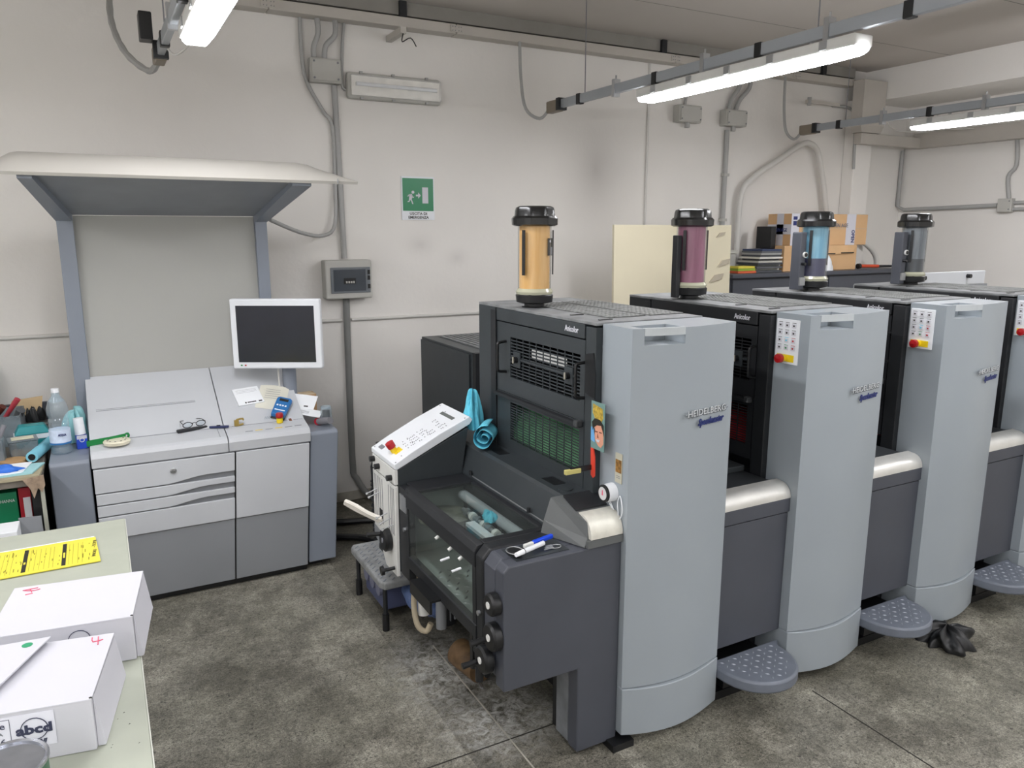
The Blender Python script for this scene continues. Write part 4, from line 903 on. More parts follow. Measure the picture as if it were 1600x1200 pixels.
# control tower
tw = thing('control_tower', 'operator tower with sloped white key panel and white side plate', 'control panel', (1.3, 3.36, 0))
out('tower_body', MB().prism([(1.135, .42), (1.135, .925), (1.495, 1.085), (1.462, .868), (1.462, .42)], 'y', 3.203, 3.52), m_dark, tw, bev=.004)
lid = [(1.118, .930), (1.118, .952), (1.20, .998), (1.35, 1.072), (1.50, 1.135), (1.515, 1.118), (1.50, 1.098), (1.13, .925)]
pl = out('key_panel', MB().prism(lid, 'y', 3.197, 3.53), m_white, tw, bev=.003)
def onl(u, y, h=.0):       # point on the sloped panel; u 0..1 from the low end
    xs_ = [1.118, 1.20, 1.35, 1.50]; zs = [.952, .998, 1.072, 1.135]; x = 1.118 + .382 * u
    for i in range(3):
        if x <= xs_[i + 1] + 1e-9: tt = (x - xs_[i]) / (xs_[i + 1] - xs_[i]); return (x, y, zs[i] + (zs[i + 1] - zs[i]) * tt + h)
    return (x, y, zs[3] + h)
def chip(mb, u, y, du, dy, h0=.0002, h1=.0018):
    P = [onl(u, y, h1), onl(u + du, y, h1), onl(u + du, y + dy, h1), onl(u, y + dy, h1)]; Q = [onl(u, y, h0 - .001), onl(u + du, y, h0 - .001), onl(u + du, y + dy, h0 - .001), onl(u, y + dy, h0 - .001)]
    A = [mb.bm.verts.new(p) for p in P]; B = [mb.bm.verts.new(p) for p in Q]; mb.face(A); mb.face(B[::-1])
    for i in range(4): mb.face([A[i], B[i], B[(i + 1) % 4], A[(i + 1) % 4]])
    return mb
out('display', chip(MB(), .84, 3.27, .045, .15), mat('lcd_grey', '5b615f', .3), pl, label='dark grey display strip')
g = MB(); rnd = random.Random(4)
for (u0, nu, y0, ny) in ((.24, 5, 3.26, 4), (.32, 5, 3.25, 4), (.46, 4, 3.26, 4), (.52, 4, 3.25, 3), (.66, 4, 3.24, 5), (.72, 2, 3.27, 3), (.12, 1, 3.225, 5)):
    for i in range(nu):
        for k_ in range(ny):
            if rnd.random() < .8: chip(g, u0 + i * .022, y0 + k_ * .032 + rnd.uniform(-.003, .003), .008, .008)
out('key_marks', g, m_inkgrey, pl, kind='stuff')
g = MB()
for u, y in ((.03, 3.21), (.03, 3.51), (.95, 3.21), (.95, 3.51), (.9, 3.40)): g.cyl(onl(u, y, -.001), onl(u, y, .0015), .004, n=8)
out('panel_screws', g, m_inkgrey, pl, kind='stuff')
out('brand_patch', chip(MB(), .05, 3.43, .05, .05), m_inkgrey, pl)
p = onl(.12, 3.32); out('yellow_plate', chip(MB(), .10, 3.28, .09, .055), m_yelp, pl)
out('button_collar', MB().cyl(p, (p[0] - .012, p[1], p[2] + .022), .016, n=18), m_yelp, pl, smooth=True)
out('stop_button', MB().cyl((p[0] - .012, p[1], p[2] + .022), (p[0] - .026, p[1], p[2] + .046), .020, .021, n=20), m_red, pl, smooth=True, label='round red stop button')
sp = out('side_plate', MB().prism([(3.205, .40), (3.20, .846), (3.52, .846), (3.52, .50), (3.42, .47), (3.36, .40)], 'x', 1.118, 1.134), m_whitep, tw, bev=.002)
out('upper_plate', MB().box(1.118, 1.134, 3.20, 3.52, .853, .924), m_whitep, tw, bev=.002)
for y, z in ((3.49, .905), (3.42, .885), (3.245, .878)): out('rotary_knob', MB().cyl((1.118, y, z), (1.094, y, z), .014, n=14), m_black, tw, smooth=True)
g = MB()
for y in (3.49, 3.47, 3.44, 3.41, 3.38, 3.29, 3.26, 3.24, 3.22): g.box(1.1168, 1.1185, y, y + .005, .60, .83)
out('slots', g, m_inkgrey, sp, kind='stuff')
for y, z in ((3.46, .74), (3.43, .73), (3.32, .66), (3.27, .65), (3.24, .63)):
    out('lever_pin', MB().cyl((1.118, y, z + .02), (1.072, y + .01, z), .003, n=6).cyl((1.072, y + .01, z), (1.064, y + .012, z - .004), .007, n=8), m_steel, tw)
out('window_slot', MB().box(1.1165, 1.119, 3.39, 3.43, .625, .67), m_cav, sp)
hw = out('hand_wheel', MB().lathe([(.045, .006), (.056, .002), (.056, -.022), (.046, -.03), (0, -.03)], (1.112, 3.30, .555), axis='x', n=30), m_black, tw, smooth=True)
out('wheel_hub', MB().cyl((1.082, 3.30, .555), (1.079, 3.30, .555), .012, n=16), m_inkgrey, hw); out('crank_grip', MB().cyl((1.082, 3.335, .575), (1.02, 3.345, .578), .010, .012, n=12), m_black, hw, smooth=True)
kb = out('small_knob', MB().cyl((1.112, 3.22, .44), (1.06, 3.225, .437), .009, n=10).cyl((1.06, 3.225, .437), (1.045, 3.226, .436), .022, n=16), m_black, tw, smooth=True)
out('greasy_patch', MB().prism([(3.42, .47), (3.52, .50), (3.52, .56), (3.40, .55)], 'x', 1.116, 1.1175), m_consd, sp)
out('lower_core', MB().box(1.18, 1.60, 3.21, 3.50, .42, .80), m_cav, tw) if False else None
# teal paper rolls on the ramp
t = thing('paper_towel', 'crumpled turquoise paper towel roll on the ramp beside the tower', 'paper towel', (1.52, 3.10, .998), local=True)
out('crumpled_sheet', crumple(.03, .17, .06, .045, .05, .15, 14, 30, 22), m_teal, t, smooth='all')
def spiral(u, v):
    a = u * 4.6 * math.pi; r = .012 + .0085 * a / math.pi * 1.15; return (v * .14 - .07, r * math.cos(a) * (1 + .08 * math.sin(a * 2.3)) , .062 + r * math.sin(a) * (1 + .1 * math.cos(a * 1.7)))
s = MB().grid(spiral, 60, 4, .0015); s.xf(Matrix.Translation((.03, .02, 0)) @ Matrix.Rotation(R(52), 4, 'Z')); out('rolled_sheet', s, m_teal, t, smooth='all')

# small things in the tray
t = thing('marker_pen', 'white marker pen in the tray of the side panel', 'pen', (1.27, 2.23, .87), local=True, rz=R(18))
out('barrel', MB().cyl((-.02, 0, .009), (.085, 0, .009), .009, n=14), m_white, t, smooth=True); out('cap', MB().cyl((-.062, 0, .009), (-.021, 0, .009), .008, .0095, n=14), m_paper, t, smooth=True)
out('band', MB().cyl((-.022, 0, .009), (-.019, 0, .009), .0098, n=14), m_ink, t)
t = thing('blue_marker', 'bright blue marker lying behind the white pen in the tray', 'pen', (1.345, 2.28, .872), local=True, rz=R(14))
out('barrel', MB().box(-.03, .07, -.008, .008, 0, .016), m_bluev, t, bev=.004); out('tip_end', MB().box(-.075, -.03, -.007, .007, 0, .014), m_whitep, t, bev=.003)
t = thing('key_fob', 'black key fob with a metal ring at the left of the tray', 'keys', (1.235, 2.265, .862), local=True)
out('fob', MB().cyl((0, 0, 0), (0, 0, .012), .026, n=18), m_black, t, bev=.003); out('fob', MB().cyl((-.005, -.03, 0), (-.005, -.03, .011), .018, n=16), m_black, t, bev=.003)
out('ring', MB().tube([(-.005 + .03 * math.cos(a * .524), -.01 + .036 * math.sin(a * .524), .013) for a in range(13)], .002, 5, 0), m_steel, t)
t = thing('key_bunch', 'bunch of metal keys on a ring right of the white pen', 'keys', (1.37, 2.235, .862), local=True)
out('ring', MB().tube([(.02 + .022 * math.cos(a * .524), .0 + .016 * math.sin(a * .524), .004) for a in range(13)], .0016, 5, 0), m_steel, t)
for i in range(3): out('key', MB().prism([(-.03 + i * .006, -.006 + i * .006), (.01, -.006 + i * .006), (.01, .002 + i * .006), (-.03 + i * .006, .0 + i * .006)], 'z', .001 + i * .003, .003 + i * .003), m_steel, t)

# platform, pump and hoses beneath
t = thing('step_platform', 'worn grey step platform on black legs beside the tower', 'platform', (1.35, 3.7, 0))
out('top', MB().prism([(1.13, 3.43), (1.112, 3.47), (1.112, 3.95), (1.13, 3.98), (1.55, 3.98), (1.55, 3.43)], 'z', .225, .268), mat('worn_platform', '8a8c8c', .5, var=.25, scale=25, bump=.2, bscale=30), t, bev=.010)
g = MB()
for i in range(8):
    for j_ in range(12):
        px, py = 1.14 + i * .045, 3.46 + j_ * .043; g.prism([(px - .012, py - .01), (px - .008, py - .013), (px + .012, py + .008), (px + .008, py + .012)], 'z', .267, .2695)
out('tread_bumps', g, m_tread, t, kind='stuff')
for x, y in ((1.135, 3.45), (1.135, 3.90), (1.5, 3.45), (1.5, 3.9)):
    lg = out('leg', MB().cyl((x, y, .06), (x, y, .228), .012, n=10), m_black2, t); out('leg_foot', MB().cyl((x, y, .001), (x, y, .09), .018, n=12), m_black, lg)
t = thing('blower_box', 'blue blower unit with round ports beneath the step platform', 'blower', (1.25, 3.7, 0))
out('case', MB().box(1.16, 1.40, 3.55, 3.86, .05, .215), mat('blower_blue', '4f5675', .5), t, bev=.015)
for y in (3.60, 3.70, 3.80): out('port', MB().cyl((1.16, y, .16), (1.145, y, .16), .035, n=18), mat('port_grey', '7c7f94', .5), t); 
out('corrugated_hose', MB().tube([(1.30, 3.56, .15), (1.28, 3.45, .16), (1.27, 3.35, .16), (1.33, 3.22, .17), (1.4, 3.15, .2)], .035, 14, 10, ribs=1), m_hoseblue, t)
t = thing('air_pump', 'small grey air pump hanging below the glass hood', 'pump', (1.27, 3.13, .15), local=True)
out('head', MB().box(-.06, .07, -.05, .06, .22, .27), mat('pump_dirty', '9a948a', .5, var=.15, scale=15), t, bev=.008)
out('cylinder', MB().cyl((-.045, .02, .06), (-.045, .02, .22), .028, n=18), m_whitep, t, smooth=True)
out('cylinder', MB().cyl((.02, -.04, .0), (.02, -.04, .22), .026, n=18), m_consd, t, smooth=True)
out('motor', MB().cyl((.07, .02, -.01), (.07, .02, .22), .05, n=20), m_black2, t, smooth=True)
for i in range(8): out('cooling_fin', MB().box(.07 + .05 * math.cos(i * .5 - 2.6) - .002, .07 + .058 * math.cos(i * .5 - 2.6) + .002, .02 + .05 * math.sin(i * .5 - 2.6), .02 + .06 * math.sin(i * .5 - 2.6), .02, .2), m_consd, t)
out('beige_hose', MB().tube([(-.075, .03, .26), (-.09, .03, .12), (-.085, .0, .02), (-.05, -.02, -.01), (-.03, -.03, .03)], .014, 10, 4), m_pipeb, t, smooth=True)
out('hanger_strap', MB().box(-.01, .01, -.01, .01, .27, .34), m_black, t)
t = thing('foot_pedal', 'black bent metal bracket below the hood rail', 'bracket', (1.14, 2.8, .45))
out('bracket', MB().prism([(1.085, .50), (1.17, .50), (1.17, .49), (1.095, .49), (1.095, .44), (1.085, .44)], 'y', 2.72, 2.95), m_black, t)
for y in (2.45, 2.40): 
    t = thing('frame_leg', 'short black leg under the hood, ' + ('left one of the pair' if y > 2.42 else 'right one, beside the lower hand wheel'), 'leg', (1.16, y, .2))
    out('bar', MB().box(1.145, 1.165, y - .012, y + .012, .30 if y < 2.42 else .33, .484), m_black, t); out('foot', MB().cyl((1.155, y, .30 if y < 2.42 else .33), (1.155, y, .36), .016, n=10), m_black2, t)
t = thing('floor_roller', 'rusty brown roller part lying below the hood', 'roller', (1.33, 2.95, .01))
out('roller', MB().cyl((1.36, 2.80, .07), (1.33, 2.98, .07), .065, n=20), mat('rusty', '6b5338', .6, var=.4, scale=20), t, smooth=True)
out('axle', MB().cyl((1.365, 2.75, .07), (1.325, 3.02, .07), .018, n=12), m_black2, t)
one('floor_strip', MB().prism([(1.335, 2.76), (1.345, 2.755), (1.36, 2.85), (1.35, 2.855)], 'z', .001, .008), m_steel, 'small bent metal strip lying on the floor below the hood', 'strip')
t = thing('white_hoses', 'bundle of white pneumatic hoses sticking out of the side plate', 'hose', (1.0, 3.45, .6))
for i in range(3): out('hose', MB().tube([(1.12, 3.40 + i * .012, .62 - i * .010), (1.08, 3.50 + i * .010, .625 - i * .008), (1.05, 3.60 + i * .012, .635 - i * .012), (1.02, 3.68 + i * .008, .64 - i * .008)], .011, 8), mat('hose_white', 'e9e4da', .5), t, smooth=True)
out('tie', MB().cyl((1.06, 3.545, .625), (1.055, 3.56, .627), .03, n=12), m_conduitw, t) if False else None
t = thing('black_bottle', 'black corrugated bottle shaped hose behind the tower', 'hose', (1.33, 3.95, .0))
out('hose', MB().tube([(1.36, 4.05, .02), (1.34, 4.05, .2), (1.33, 4.05, .4), (1.33, 4.05, .60)], .05, 14, 14, ribs=1), m_black, t)
out('neck', MB().lathe([(.052, .60), (.055, .68), (.035, .75), (.02, .78), (.02, .82), (0, .82)], (1.33, 4.05, 0), n=20), m_capb, t, smooth=True)
one('floor_cable', MB().tube([(1.05, 4.9, .03), (1.2, 4.75, .02), (1.4, 4.6, .02), (1.48, 4.35, .02), (1.5, 4.0, .02), (1.55, 3.7, .02)], .022, 8, 5), m_black, 'thick black cable curving over the floor behind the tower', 'cable')
one('floor_cable', MB().tube([(1.12, 5.1, .03), (1.3, 4.98, .02), (1.6, 4.85, .02), (1.75, 4.5, .02), (1.75, 4.0, .02)], .022, 8, 5), m_black, 'thinner loop of black cable nearest the back wall', 'cable')
one('black_rag', crumple(3.55, 2.03, .002, .13, .12, .07, 21, 30, 14), m_black, 'crumpled black rag on the floor beyond the second foot plate', 'rag', smooth='all')
# ------------------------------------------------------------------ back of the room: board, steel cabinet, cartons
bd = MB().prism([(4.60, .002), (4.622, .002), (4.682, 2.045), (4.66, 2.045)], 'x', 3.37, 4.52)
b0 = thing('cream_board', 'large cream chipboard sheet leaning behind the second unit', 'board', (3.9, 4.64, 0)); out('sheet', bd, m_cream, b0)
for x0_, z0_, s_ in ((4.38, 1.72, 1), (4.36, 1.95, .7), (4.30, 1.60, 1.1)):
    out('torn_patch', MB().prism([(x0_, z0_), (x0_ + .11 * s_, z0_ + .02), (x0_ + .13 * s_, z0_ + .06 * s_), (x0_ + .05 * s_, z0_ + .05 * s_)], 'y', 4.60 + .0294 * z0_ - .012, 4.60 + .0294 * z0_ + .004), mat('torn_grey', 'b3aa98', .9), b0)
t = thing('steel_cabinet', 'wide dark grey steel cabinet against the back wall', 'cabinet', (5.9, 5.1, 0))
out('body', MB().box(4.80, 7.05, 4.93, 5.40, .02, 1.60), m_dark2, t); out('top', MB().box(4.78, 7.07, 4.88, 5.40, 1.60, 1.635), m_dark2, t, bev=.003)
for a, b in ((4.82, 6.02), (6.03, 7.03)): out('door', MB().box(a, b, 4.912, 4.93, .06, 1.585), m_dark2, t, bev=.003)
t = thing('conduit_end', 'square grey socket block under the looping hose, left on the cabinet', 'socket', (4.93, 5.2, 1.64))
out('block', MB().box(5.0, 5.12, 5.20, 5.40, 1.637, 1.80), m_conduit, t, bev=.006); out('lid', MB().box(4.99, 5.13, 5.19, 5.40, 1.801, 1.83), m_boxgrey, t)
def carton(nm, lab, x0, x1, y0, y1, z0, z1):
    t = thing(nm, lab, 'box', ((x0 + x1) / 2, (y0 + y1) / 2, z0)); out('carton', MB().box(x0, x1, y0, y1, z0, z1), m_card, t, bev=.003); return t
t = carton('cardboard_box', 'plain brown carton below, on the steel cabinet', 5.50, 6.48, 4.99, 5.28, 1.637, 1.868)
out('open_flap', MB().prism([(5.95, 1.869), (6.46, 1.869), (6.40, 1.80), (5.98, 1.77)], 'y', 4.975, 4.989), mat('card_light', 'd8b184', .85), t)
out('printed_line', MB().box(6.02, 6.16, 4.972, 4.9745, 1.785, 1.795).box(6.24, 6.42, 4.972, 4.9745, 1.792, 1.802), m_ink, t)
out('printed_line', MB().box(5.497, 5.4995, 5.05, 5.20, 1.765, 1.775), m_ink, t)
t = carton('cardboard_box', 'brown carton with white printed tape, on top of the other carton', 5.60, 6.64, 5.02, 5.30, 1.869, 2.155)
out('tape', MB().box(5.598, 5.70, 5.018, 5.0199, 1.869, 2.1565), m_cardw, t); out('tape', MB().box(6.34, 6.47, 5.018, 5.0199, 1.869, 2.1565), m_cardw, t)
out('tape', MB().box(5.5975, 5.5995, 5.02, 5.30, 1.97, 2.06), m_cardw, t); out('tape', MB().box(5.5975, 5.5995, 5.11, 5.19, 1.869, 2.1565), m_cardw, t)
out('crease', MB().box(6.0, 6.64, 5.0185, 5.0199, 2.02, 2.024), m_pipeb, t)
text('OPEN AGE', .045, (5.5965, 5.15, 1.995), SIDE, m_navy, t, name='tape_lettering', width=.17, bold=.001)
text('OPEN AGE', .05, (6.24, 5.017, 2.035), FRONT, m_inkgrey, t, name='tape_lettering', width=.24, bold=.001)
text('OPEN', .06, (6.42, 5.017, 1.95), FRONT, m_navy, t, name='tape_lettering', width=.12, bold=.002, spin=R(-90))
out('logo_mark', MB().box(5.62, 5.67, 5.0165, 5.018, 2.05, 2.09).box(5.62, 5.67, 5.0165, 5.018, 2.10, 2.13), m_navy, t)
out('logo_mark', MB().box(5.5955, 5.5975, 5.255, 5.285, 1.995, 2.035), m_navy, t)
cols = ['4a4d52', 'c9c9c2', '55575a', '8d8f8e', '3f4145', 'b8b6ae', '6b6d6f', 'd4d2ca', '4a4c50', '9a9b98', '5f6164', '35415f']
rnd = random.Random(8); z = 1.637
for i, c in enumerate(cols):
    th = .017; dx = rnd.uniform(-.03, .03); lab = ['lowest', 'second', 'third', 'fourth', 'fifth', 'sixth', 'seventh', 'eighth', 'ninth', 'tenth', 'eleventh', 'topmost'][i]
    one('folder', MB().box(5.17 + dx + i * .006, 5.48 + dx * .3, 5.0 + dx, 5.24, z, z + th - .001), mat('folder_' + c, c, .7), f'{lab} folder of the grey stack beside the cartons', 'folder', group='folders stacked on the steel cabinet'); z += th
one('black_binder', MB().box(5.44, 5.50, 5.10, 5.28, z + .001, z + .20), m_black, 'black binder standing on the folder stack against the upper carton', 'binder', bev=.003)
for i, (c, lab) in enumerate((('d0603a', 'orange red pad lowest beside the folder stack'), ('8fae3c', 'green pad in the middle beside the folder stack'), ('d8c84a', 'yellow green pad on top beside the folder stack'))):
    one('paper_pad', MB().box(4.92 + .01 * i, 5.135, 4.96 + .01 * i, 5.12, 1.637 + .02 * i, 1.655 + .02 * i), mat('pad_' + c, c, .7), lab, 'pad')
one('crumpled_paper', crumple(5.98, 4.93, 1.637, .09, .03, .12, 33, 12, 8), m_paper, 'crumpled white paper in front of the lower carton', 'paper', smooth='all')
t = thing('screwdriver', 'long orange handled tool lying right of the cartons', 'tool', (6.7, 4.98, 1.65))
out('handle', MB().cyl((6.53, 4.98, 1.667), (6.80, 4.98, 1.660), .016, n=10), mat('tool_orange', 'd2502e', .5), t, smooth=True); out('shaft', MB().cyl((6.80, 4.98, 1.660), (7.04, 4.98, 1.655), .012, n=8), m_black2, t); out('guard', MB().cyl((6.50, 4.98, 1.665), (6.53, 4.98, 1.667), .026, n=10), m_black, t)

# ------------------------------------------------------------------ bench and clutter left of the console
t = thing('side_bench', 'black shelf unit with taped top left of the console', 'shelf', (-.75, 4.7, 0))
out('top', MB().box(-1.3, -.325, 4.17, 5.38, .80, .835), mat('bench_top', '6d675e', .8, var=.2, scale=9), t, bev=.003)
for x in (-1.29, -.372): out('side', MB().box(x, x + .035, 4.18, 5.36, .002, .799), m_black, t)
out('back', MB().box(-1.25, -.37, 5.33, 5.35, .02, .79), m_black, t); out('shelf_board', MB().box(-1.255, -.37, 4.20, 5.32, .36, .38), m_black, t)
out('side_plank', MB().box(-.334, -.318, 4.17, 4.20, .01, .80), mat('grey_wood', 'a9aa9d', .7), t)
out('tape_shred', MB().prism([(-.40, .84), (-.312, .85), (-.31, .80), (-.325, .765), (-.34, .79), (-.36, .74), (-.372, .79)], 'y', 4.155, 4.168), mat('tape_brown', '9a8672', .5, var=.3, scale=40), t)
def sbox(nm, lab, cat, x0, x1, y0, y1, z0, z1, m, **k): return one(nm, MB().box(x0, x1, y0, y1, z0, z1), m, lab, cat, **k)
t = thing('chemical_box', 'green box with white lettering inside the black shelf', 'box', (-.5, 4.35, .45)); out('carton', MB().box(-.62, -.445, 4.30, 4.42, .55, .745), mat('box_green', '138a5c', .5), t); text('HANNA', .022, (-.485, 4.299, .695), FRONT, m_paper, t, width=.06)
t = thing('chemical_box', 'red box with a white label inside the black shelf', 'box', (-.39, 4.35, .5)); out('carton', MB().box(-.435, -.385, 4.28, 4.40, .55, .765), mat('box_red', 'b51c2c', .5), t); out('label', MB().box(-.418, -.388, 4.277, 4.28, .60, .715), m_paper, t)
one('shelf_tray', MB().box(-.80, -.372, 4.24, 4.6, .383, .545), m_consd, 'grey tray holding the boxes inside the black shelf', 'tray')
one('orange_box', MB().box(-.75, -.63, 4.30, 4.40, .55, .70), mat('box_orange', 'd07a22', .5), 'orange box left of the green box in the shelf', 'box')
one('grey_card', MB().prism([(-.41, .50), (-.335, .51), (-.33, .60), (-.41, .60)], 'y', 4.05, 4.058), m_consd, 'grey card leaning before the black shelf', 'card') if False else None
t = thing('paper_stack', 'stack of white and teal sheets on the shelf top corner', 'paper', (-.45, 4.3, .836))
out('cardboard_sheet', MB().prism([(-.95, 4.16), (-.33, 4.16), (-.32, 4.36), (-.6, 4.42), (-.95, 4.4)], 'z', .836, .850), mat('old_card', 'a39a80', .8), t)
out('teal_sheet', MB().prism([(-.9, 4.18), (-.36, 4.20), (-.315, 4.37), (-.9, 4.42)], 'z', .851, .858), mat('teal_paper', '9fcdd2', .8), t)
out('white_sheet', MB().prism([(-.95, 4.12), (-.40, 4.22), (-.37, 4.39), (-.95, 4.42)], 'z', .859, .863), m_paper, t)
one('nitrile_glove', crumple(-.50, 4.27, .864, .085, .05, .025, 41, 16, 6), mat('glove_blue', '2f6fd0', .5), 'flattened blue rubber glove on the white sheets', 'glove', smooth='all')
def tubo(nm, lab, cat, p0, p1, r, m, hollow=True, group=None):
    t = thing(nm, lab, cat, p0, group=group); out('roll', MB().cyl(p0, p1, r, n=20), m, t, smooth=True)
    if hollow: d = (Vector(p1) - Vector(p0)).normalized(); out('core', MB().cyl(Vector(p0) - d * .002, Vector(p0) + d * .001, r * .6, n=16), m_cav, t)
    return t
tubo('teal_roll', 'pale turquoise paper roll lying diagonally on the shelf', 'roll', (-.375, 4.46, .868), (-.29, 4.80, .872), .028, mat('roll_teal', '86cde0', .7))
t = thing('plastic_tub', 'greenish translucent tub with a label on the shelf', 'tub', (-.42, 4.62, .836), local=True, rz=R(8))
out('tub', MB().loft([[(-.06, -.05, 0), (.06, -.05, 0), (.06, .05, 0), (-.06, .05, 0)], [(-.065, -.055, .09), (.065, -.055, .09), (.065, .055, .09), (-.065, .055, .09)]]), m_frost, t, bev=.005)
out('lid', MB().box(-.068, .068, -.058, .058, .091, .10), m_frost, t, bev=.006); out('lid_label', MB().box(-.05, .05, -.035, .035, .1002, .1012), mat('label_old', 'd9d6bd', .7), t)
out('brown_contents', MB().box(-.054, .054, -.046, .046, .004, .03), mat('contents_brown', 'b58a55', .7), t)
one('round_lid', MB().cyl((-.46, 4.50, .836), (-.46, 4.50, .856), .06, n=24), mat('tin_brown', 'b89468', .6), 'round brown tin in front of the translucent tub', 'tin', smooth=True)
t = thing('wipes_box', 'teal lidded wipes box with white label on the shelf', 'box', (-.39, 4.84, .836), local=True, rz=R(5))
out('box', MB().loft([[(-.075, -.05, 0), (.075, -.05, 0), (.075, .05, 0), (-.075, .05, 0)], [(-.085, -.055, .05), (.085, -.055, .05), (.085, .055, .05), (-.085, .055, .05)]]), mat('teal_box', '1f8f94', .4), t, bev=.006)
out('lid', MB().loft([[(-.085, -.055, .075), (.085, -.055, .075), (.085, .055, .075), (-.085, .055, .075)], [(-.06, -.04, .12), (.06, -.04, .12), (.06, .04, .12), (-.06, .04, .12)]]), mat('teal_box', '1f8f94'), t, bev=.006)
out('white_band', MB().box(-.088, .088, -.058, .058, .0505, .0745), m_paper, t)
t = thing('clear_bin', 'large clear plastic bin full of tools on the shelf', 'bin', (-.60, 5.02, .836), local=True)
for a in ((-.20, .16, -.15, -.146), (-.20, .16, .126, .13), (-.20, -.196, -.146, .126), (.156, .16, -.146, .126)): out('side', MB().box(a[0], a[1], a[2], a[3], 0, .17), m_frost, t)
out('bottom', MB().box(-.195, .155, -.145, .125, 0, .004), m_frost, t)
tools = [((-.66, 5.06, .86), (-.52, 4.95, 1.05), .018, '5a2a20', 'dark red wooden tool handle sticking out of the bin'), ((-.60, 5.10, .86), (-.455, 5.03, 1.07), .016, 'b8404c', 'red topped tool handle leaning right in the bin'), ((-.52, 5.06, .86), (-.44, 4.96, 1.02), .024, '55585a', 'thick grey tool leaning right in the bin'), ((-.70, 5.10, .86), (-.66, 5.0, 1.05), .014, '6e3a28', 'brown tool handle leaning left in the bin')]
for a, b, r, c, lab in tools:
    t = thing('hand_tool', lab, 'tool', a, group='tools in the clear bin'); out('shaft', MB().cyl(a, (Vector(a) + Vector(b)) / 2, .006, n=8), m_steel, t)
    out('handle', MB().cyl((Vector(a) + Vector(b)) / 2, b, r * .7, r, n=12), mat('tool_' + c, c, .5), t, smooth=True)
one('kraft_envelope', MB().prism([(-.55, .90), (-.36, .94), (-.345, 1.045), (-.50, 1.03)], 'y', 5.19, 5.205), mat('kraft', 'c9b08a', .8), 'beige envelope standing behind the tool bin', 'envelope')
one('black_pouch', crumple(-.40, 5.20, .90, .055, .03, .08, 57, 24, 10), m_black, 'small black pouch behind the teal wipes box', 'pouch', smooth='all')
t = thing('clear_jar', 'dirty clear jar with dark granules at the left edge', 'jar', (-.545, 4.55, .836), local=True)
out('jar', MB().box(-.06, .05, -.05, .05, 0, .13), m_frost, t, bev=.01); out('granules', MB().box(-.052, .042, -.042, .042, .004, .08), mat('granules', '5c5a58', .7, var=.5, scale=90), t)
out('brush', MB().cyl((.02, .0, .10), (.06, .02, .19), .012, n=10), m_inkgrey, t)
one('squat_bottle', MB().lathe([(.025, .0), (.025, .05), (.015, .07), (0, .07)], (-.585, 4.70, .967), n=16).cyl((-.585, 4.70, .837), (-.585, 4.70, .968), .035, n=16), m_paper, 'white bottle with round top at the left edge', 'bottle', smooth=True)
t = thing('cloth_roll', 'tall pale teal cleaning cloth roll at the left edge', 'roll', (-.665, 5.27, .836)); out('roll', MB().cyl((-.69, 5.27, .837), (-.69, 5.27, 1.25), .085, n=28), mat('roll_cloth', '7fb0ba', .85, var=.12, scale=60), t, smooth=True); out('core', MB().cyl((-.69, 5.27, 1.25), (-.69, 5.27, 1.252), .03, n=16), m_card, t)
one('wall_ledge', MB().box(-1.3, -.33, 5.385, 5.415, .86, .97), m_dark2, 'dark ledge on the wall behind the tool bin', 'ledge')
t = thing('scrap_crate', 'white crate with papers in front of the black shelf', 'crate', (-.55, 4.0, 0))
out('crate', MB().box(-.95, -.425, 3.95, 4.10, .002, .66), m_paper, t, bev=.003)
out('grey_sheet', MB().prism([(-.43, .67), (-.338, .665), (-.335, .45), (-.43, .45)], 'y', 4.105, 4.112), m_consd, t)

# ------------------------------------------------------------------ table at the lower left
tb = thing('work_table', 'large pale green grey table in the lower left foreground', 'table', (-.8, 2.3, 0))
out('tabletop', MB().box(-1.7, .010, .9, 3.345, .825, .85), m_table, tb, bev=.003)
out('edge_strip', MB().box(.0102, .013, .9, 3.345, .826, .848), mat('edge_light', 'c9cbc0', .5), tb)
for x in (-1.64, -.05):
    for y in (.96, 3.24): out('leg', MB().box(x, x + .045, y, y + .045, .002, .824), m_dark2, tb)
out('apron', MB().box(-1.6, -.06, 3.25, 3.27, .75, .824), m_dark2, tb)
g = MB(); rnd = random.Random(12)
for i in range(14):
    x, y = rnd.uniform(-.08, 0), rnd.uniform(1.55, 2.1); s_ = rnd.uniform(.002, .006); g.prism([(x, y), (x + s_, y + s_ * .3), (x + s_ * .6, y + s_)], 'z', .8498, .8504)
out('ink_specks', g, m_ink, tb, kind='stuff')
t = thing('yellow_form', 'yellow job form with two black bars on a white sheet', 'form', (-.3, 3.05, .851))
out('white_sheet', MB().prism([(-.72, 2.925), (-.085, 2.945), (-.10, 3.185), (-.72, 3.175)], 'z', .851, .8525), m_paper, t)
yf = out('yellow_page', MB().prism([(-.72, 2.905), (-.08, 2.915), (-.0955, 3.168), (-.72, 3.155)], 'z', .853, .856), m_yel, t)
for x in (-.315, -.195): out('black_bar', MB().box(x - .0065, x + .0065, 2.93, 3.14, .8562, .8567), m_ink, yf); out('bar_print', MB().box(x - .003, x + .003, 3.0, 3.05 if x > -.2 else 3.02, .8568, .8571), m_yel, yf)
g = MB(); rnd = random.Random(2)
for x in [-.48 + .014 * i for i in range(10)] + [-.30, -.285, -.27, -.255, -.24, -.228] + [-.18, -.168, -.152, -.138]: g.box(x, x + .0009, 2.93, 3.13, .8561, .8564)
for i in range(60):
    x = rnd.uniform(-.5, -.10); y = rnd.uniform(2.94, 3.11); g.box(x, x + .003, y, y + rnd.uniform(.008, .03), .8561, .8564)
out('ruled_lines', g, mat('form_ink', '8a8420', .7), yf, kind='stuff')
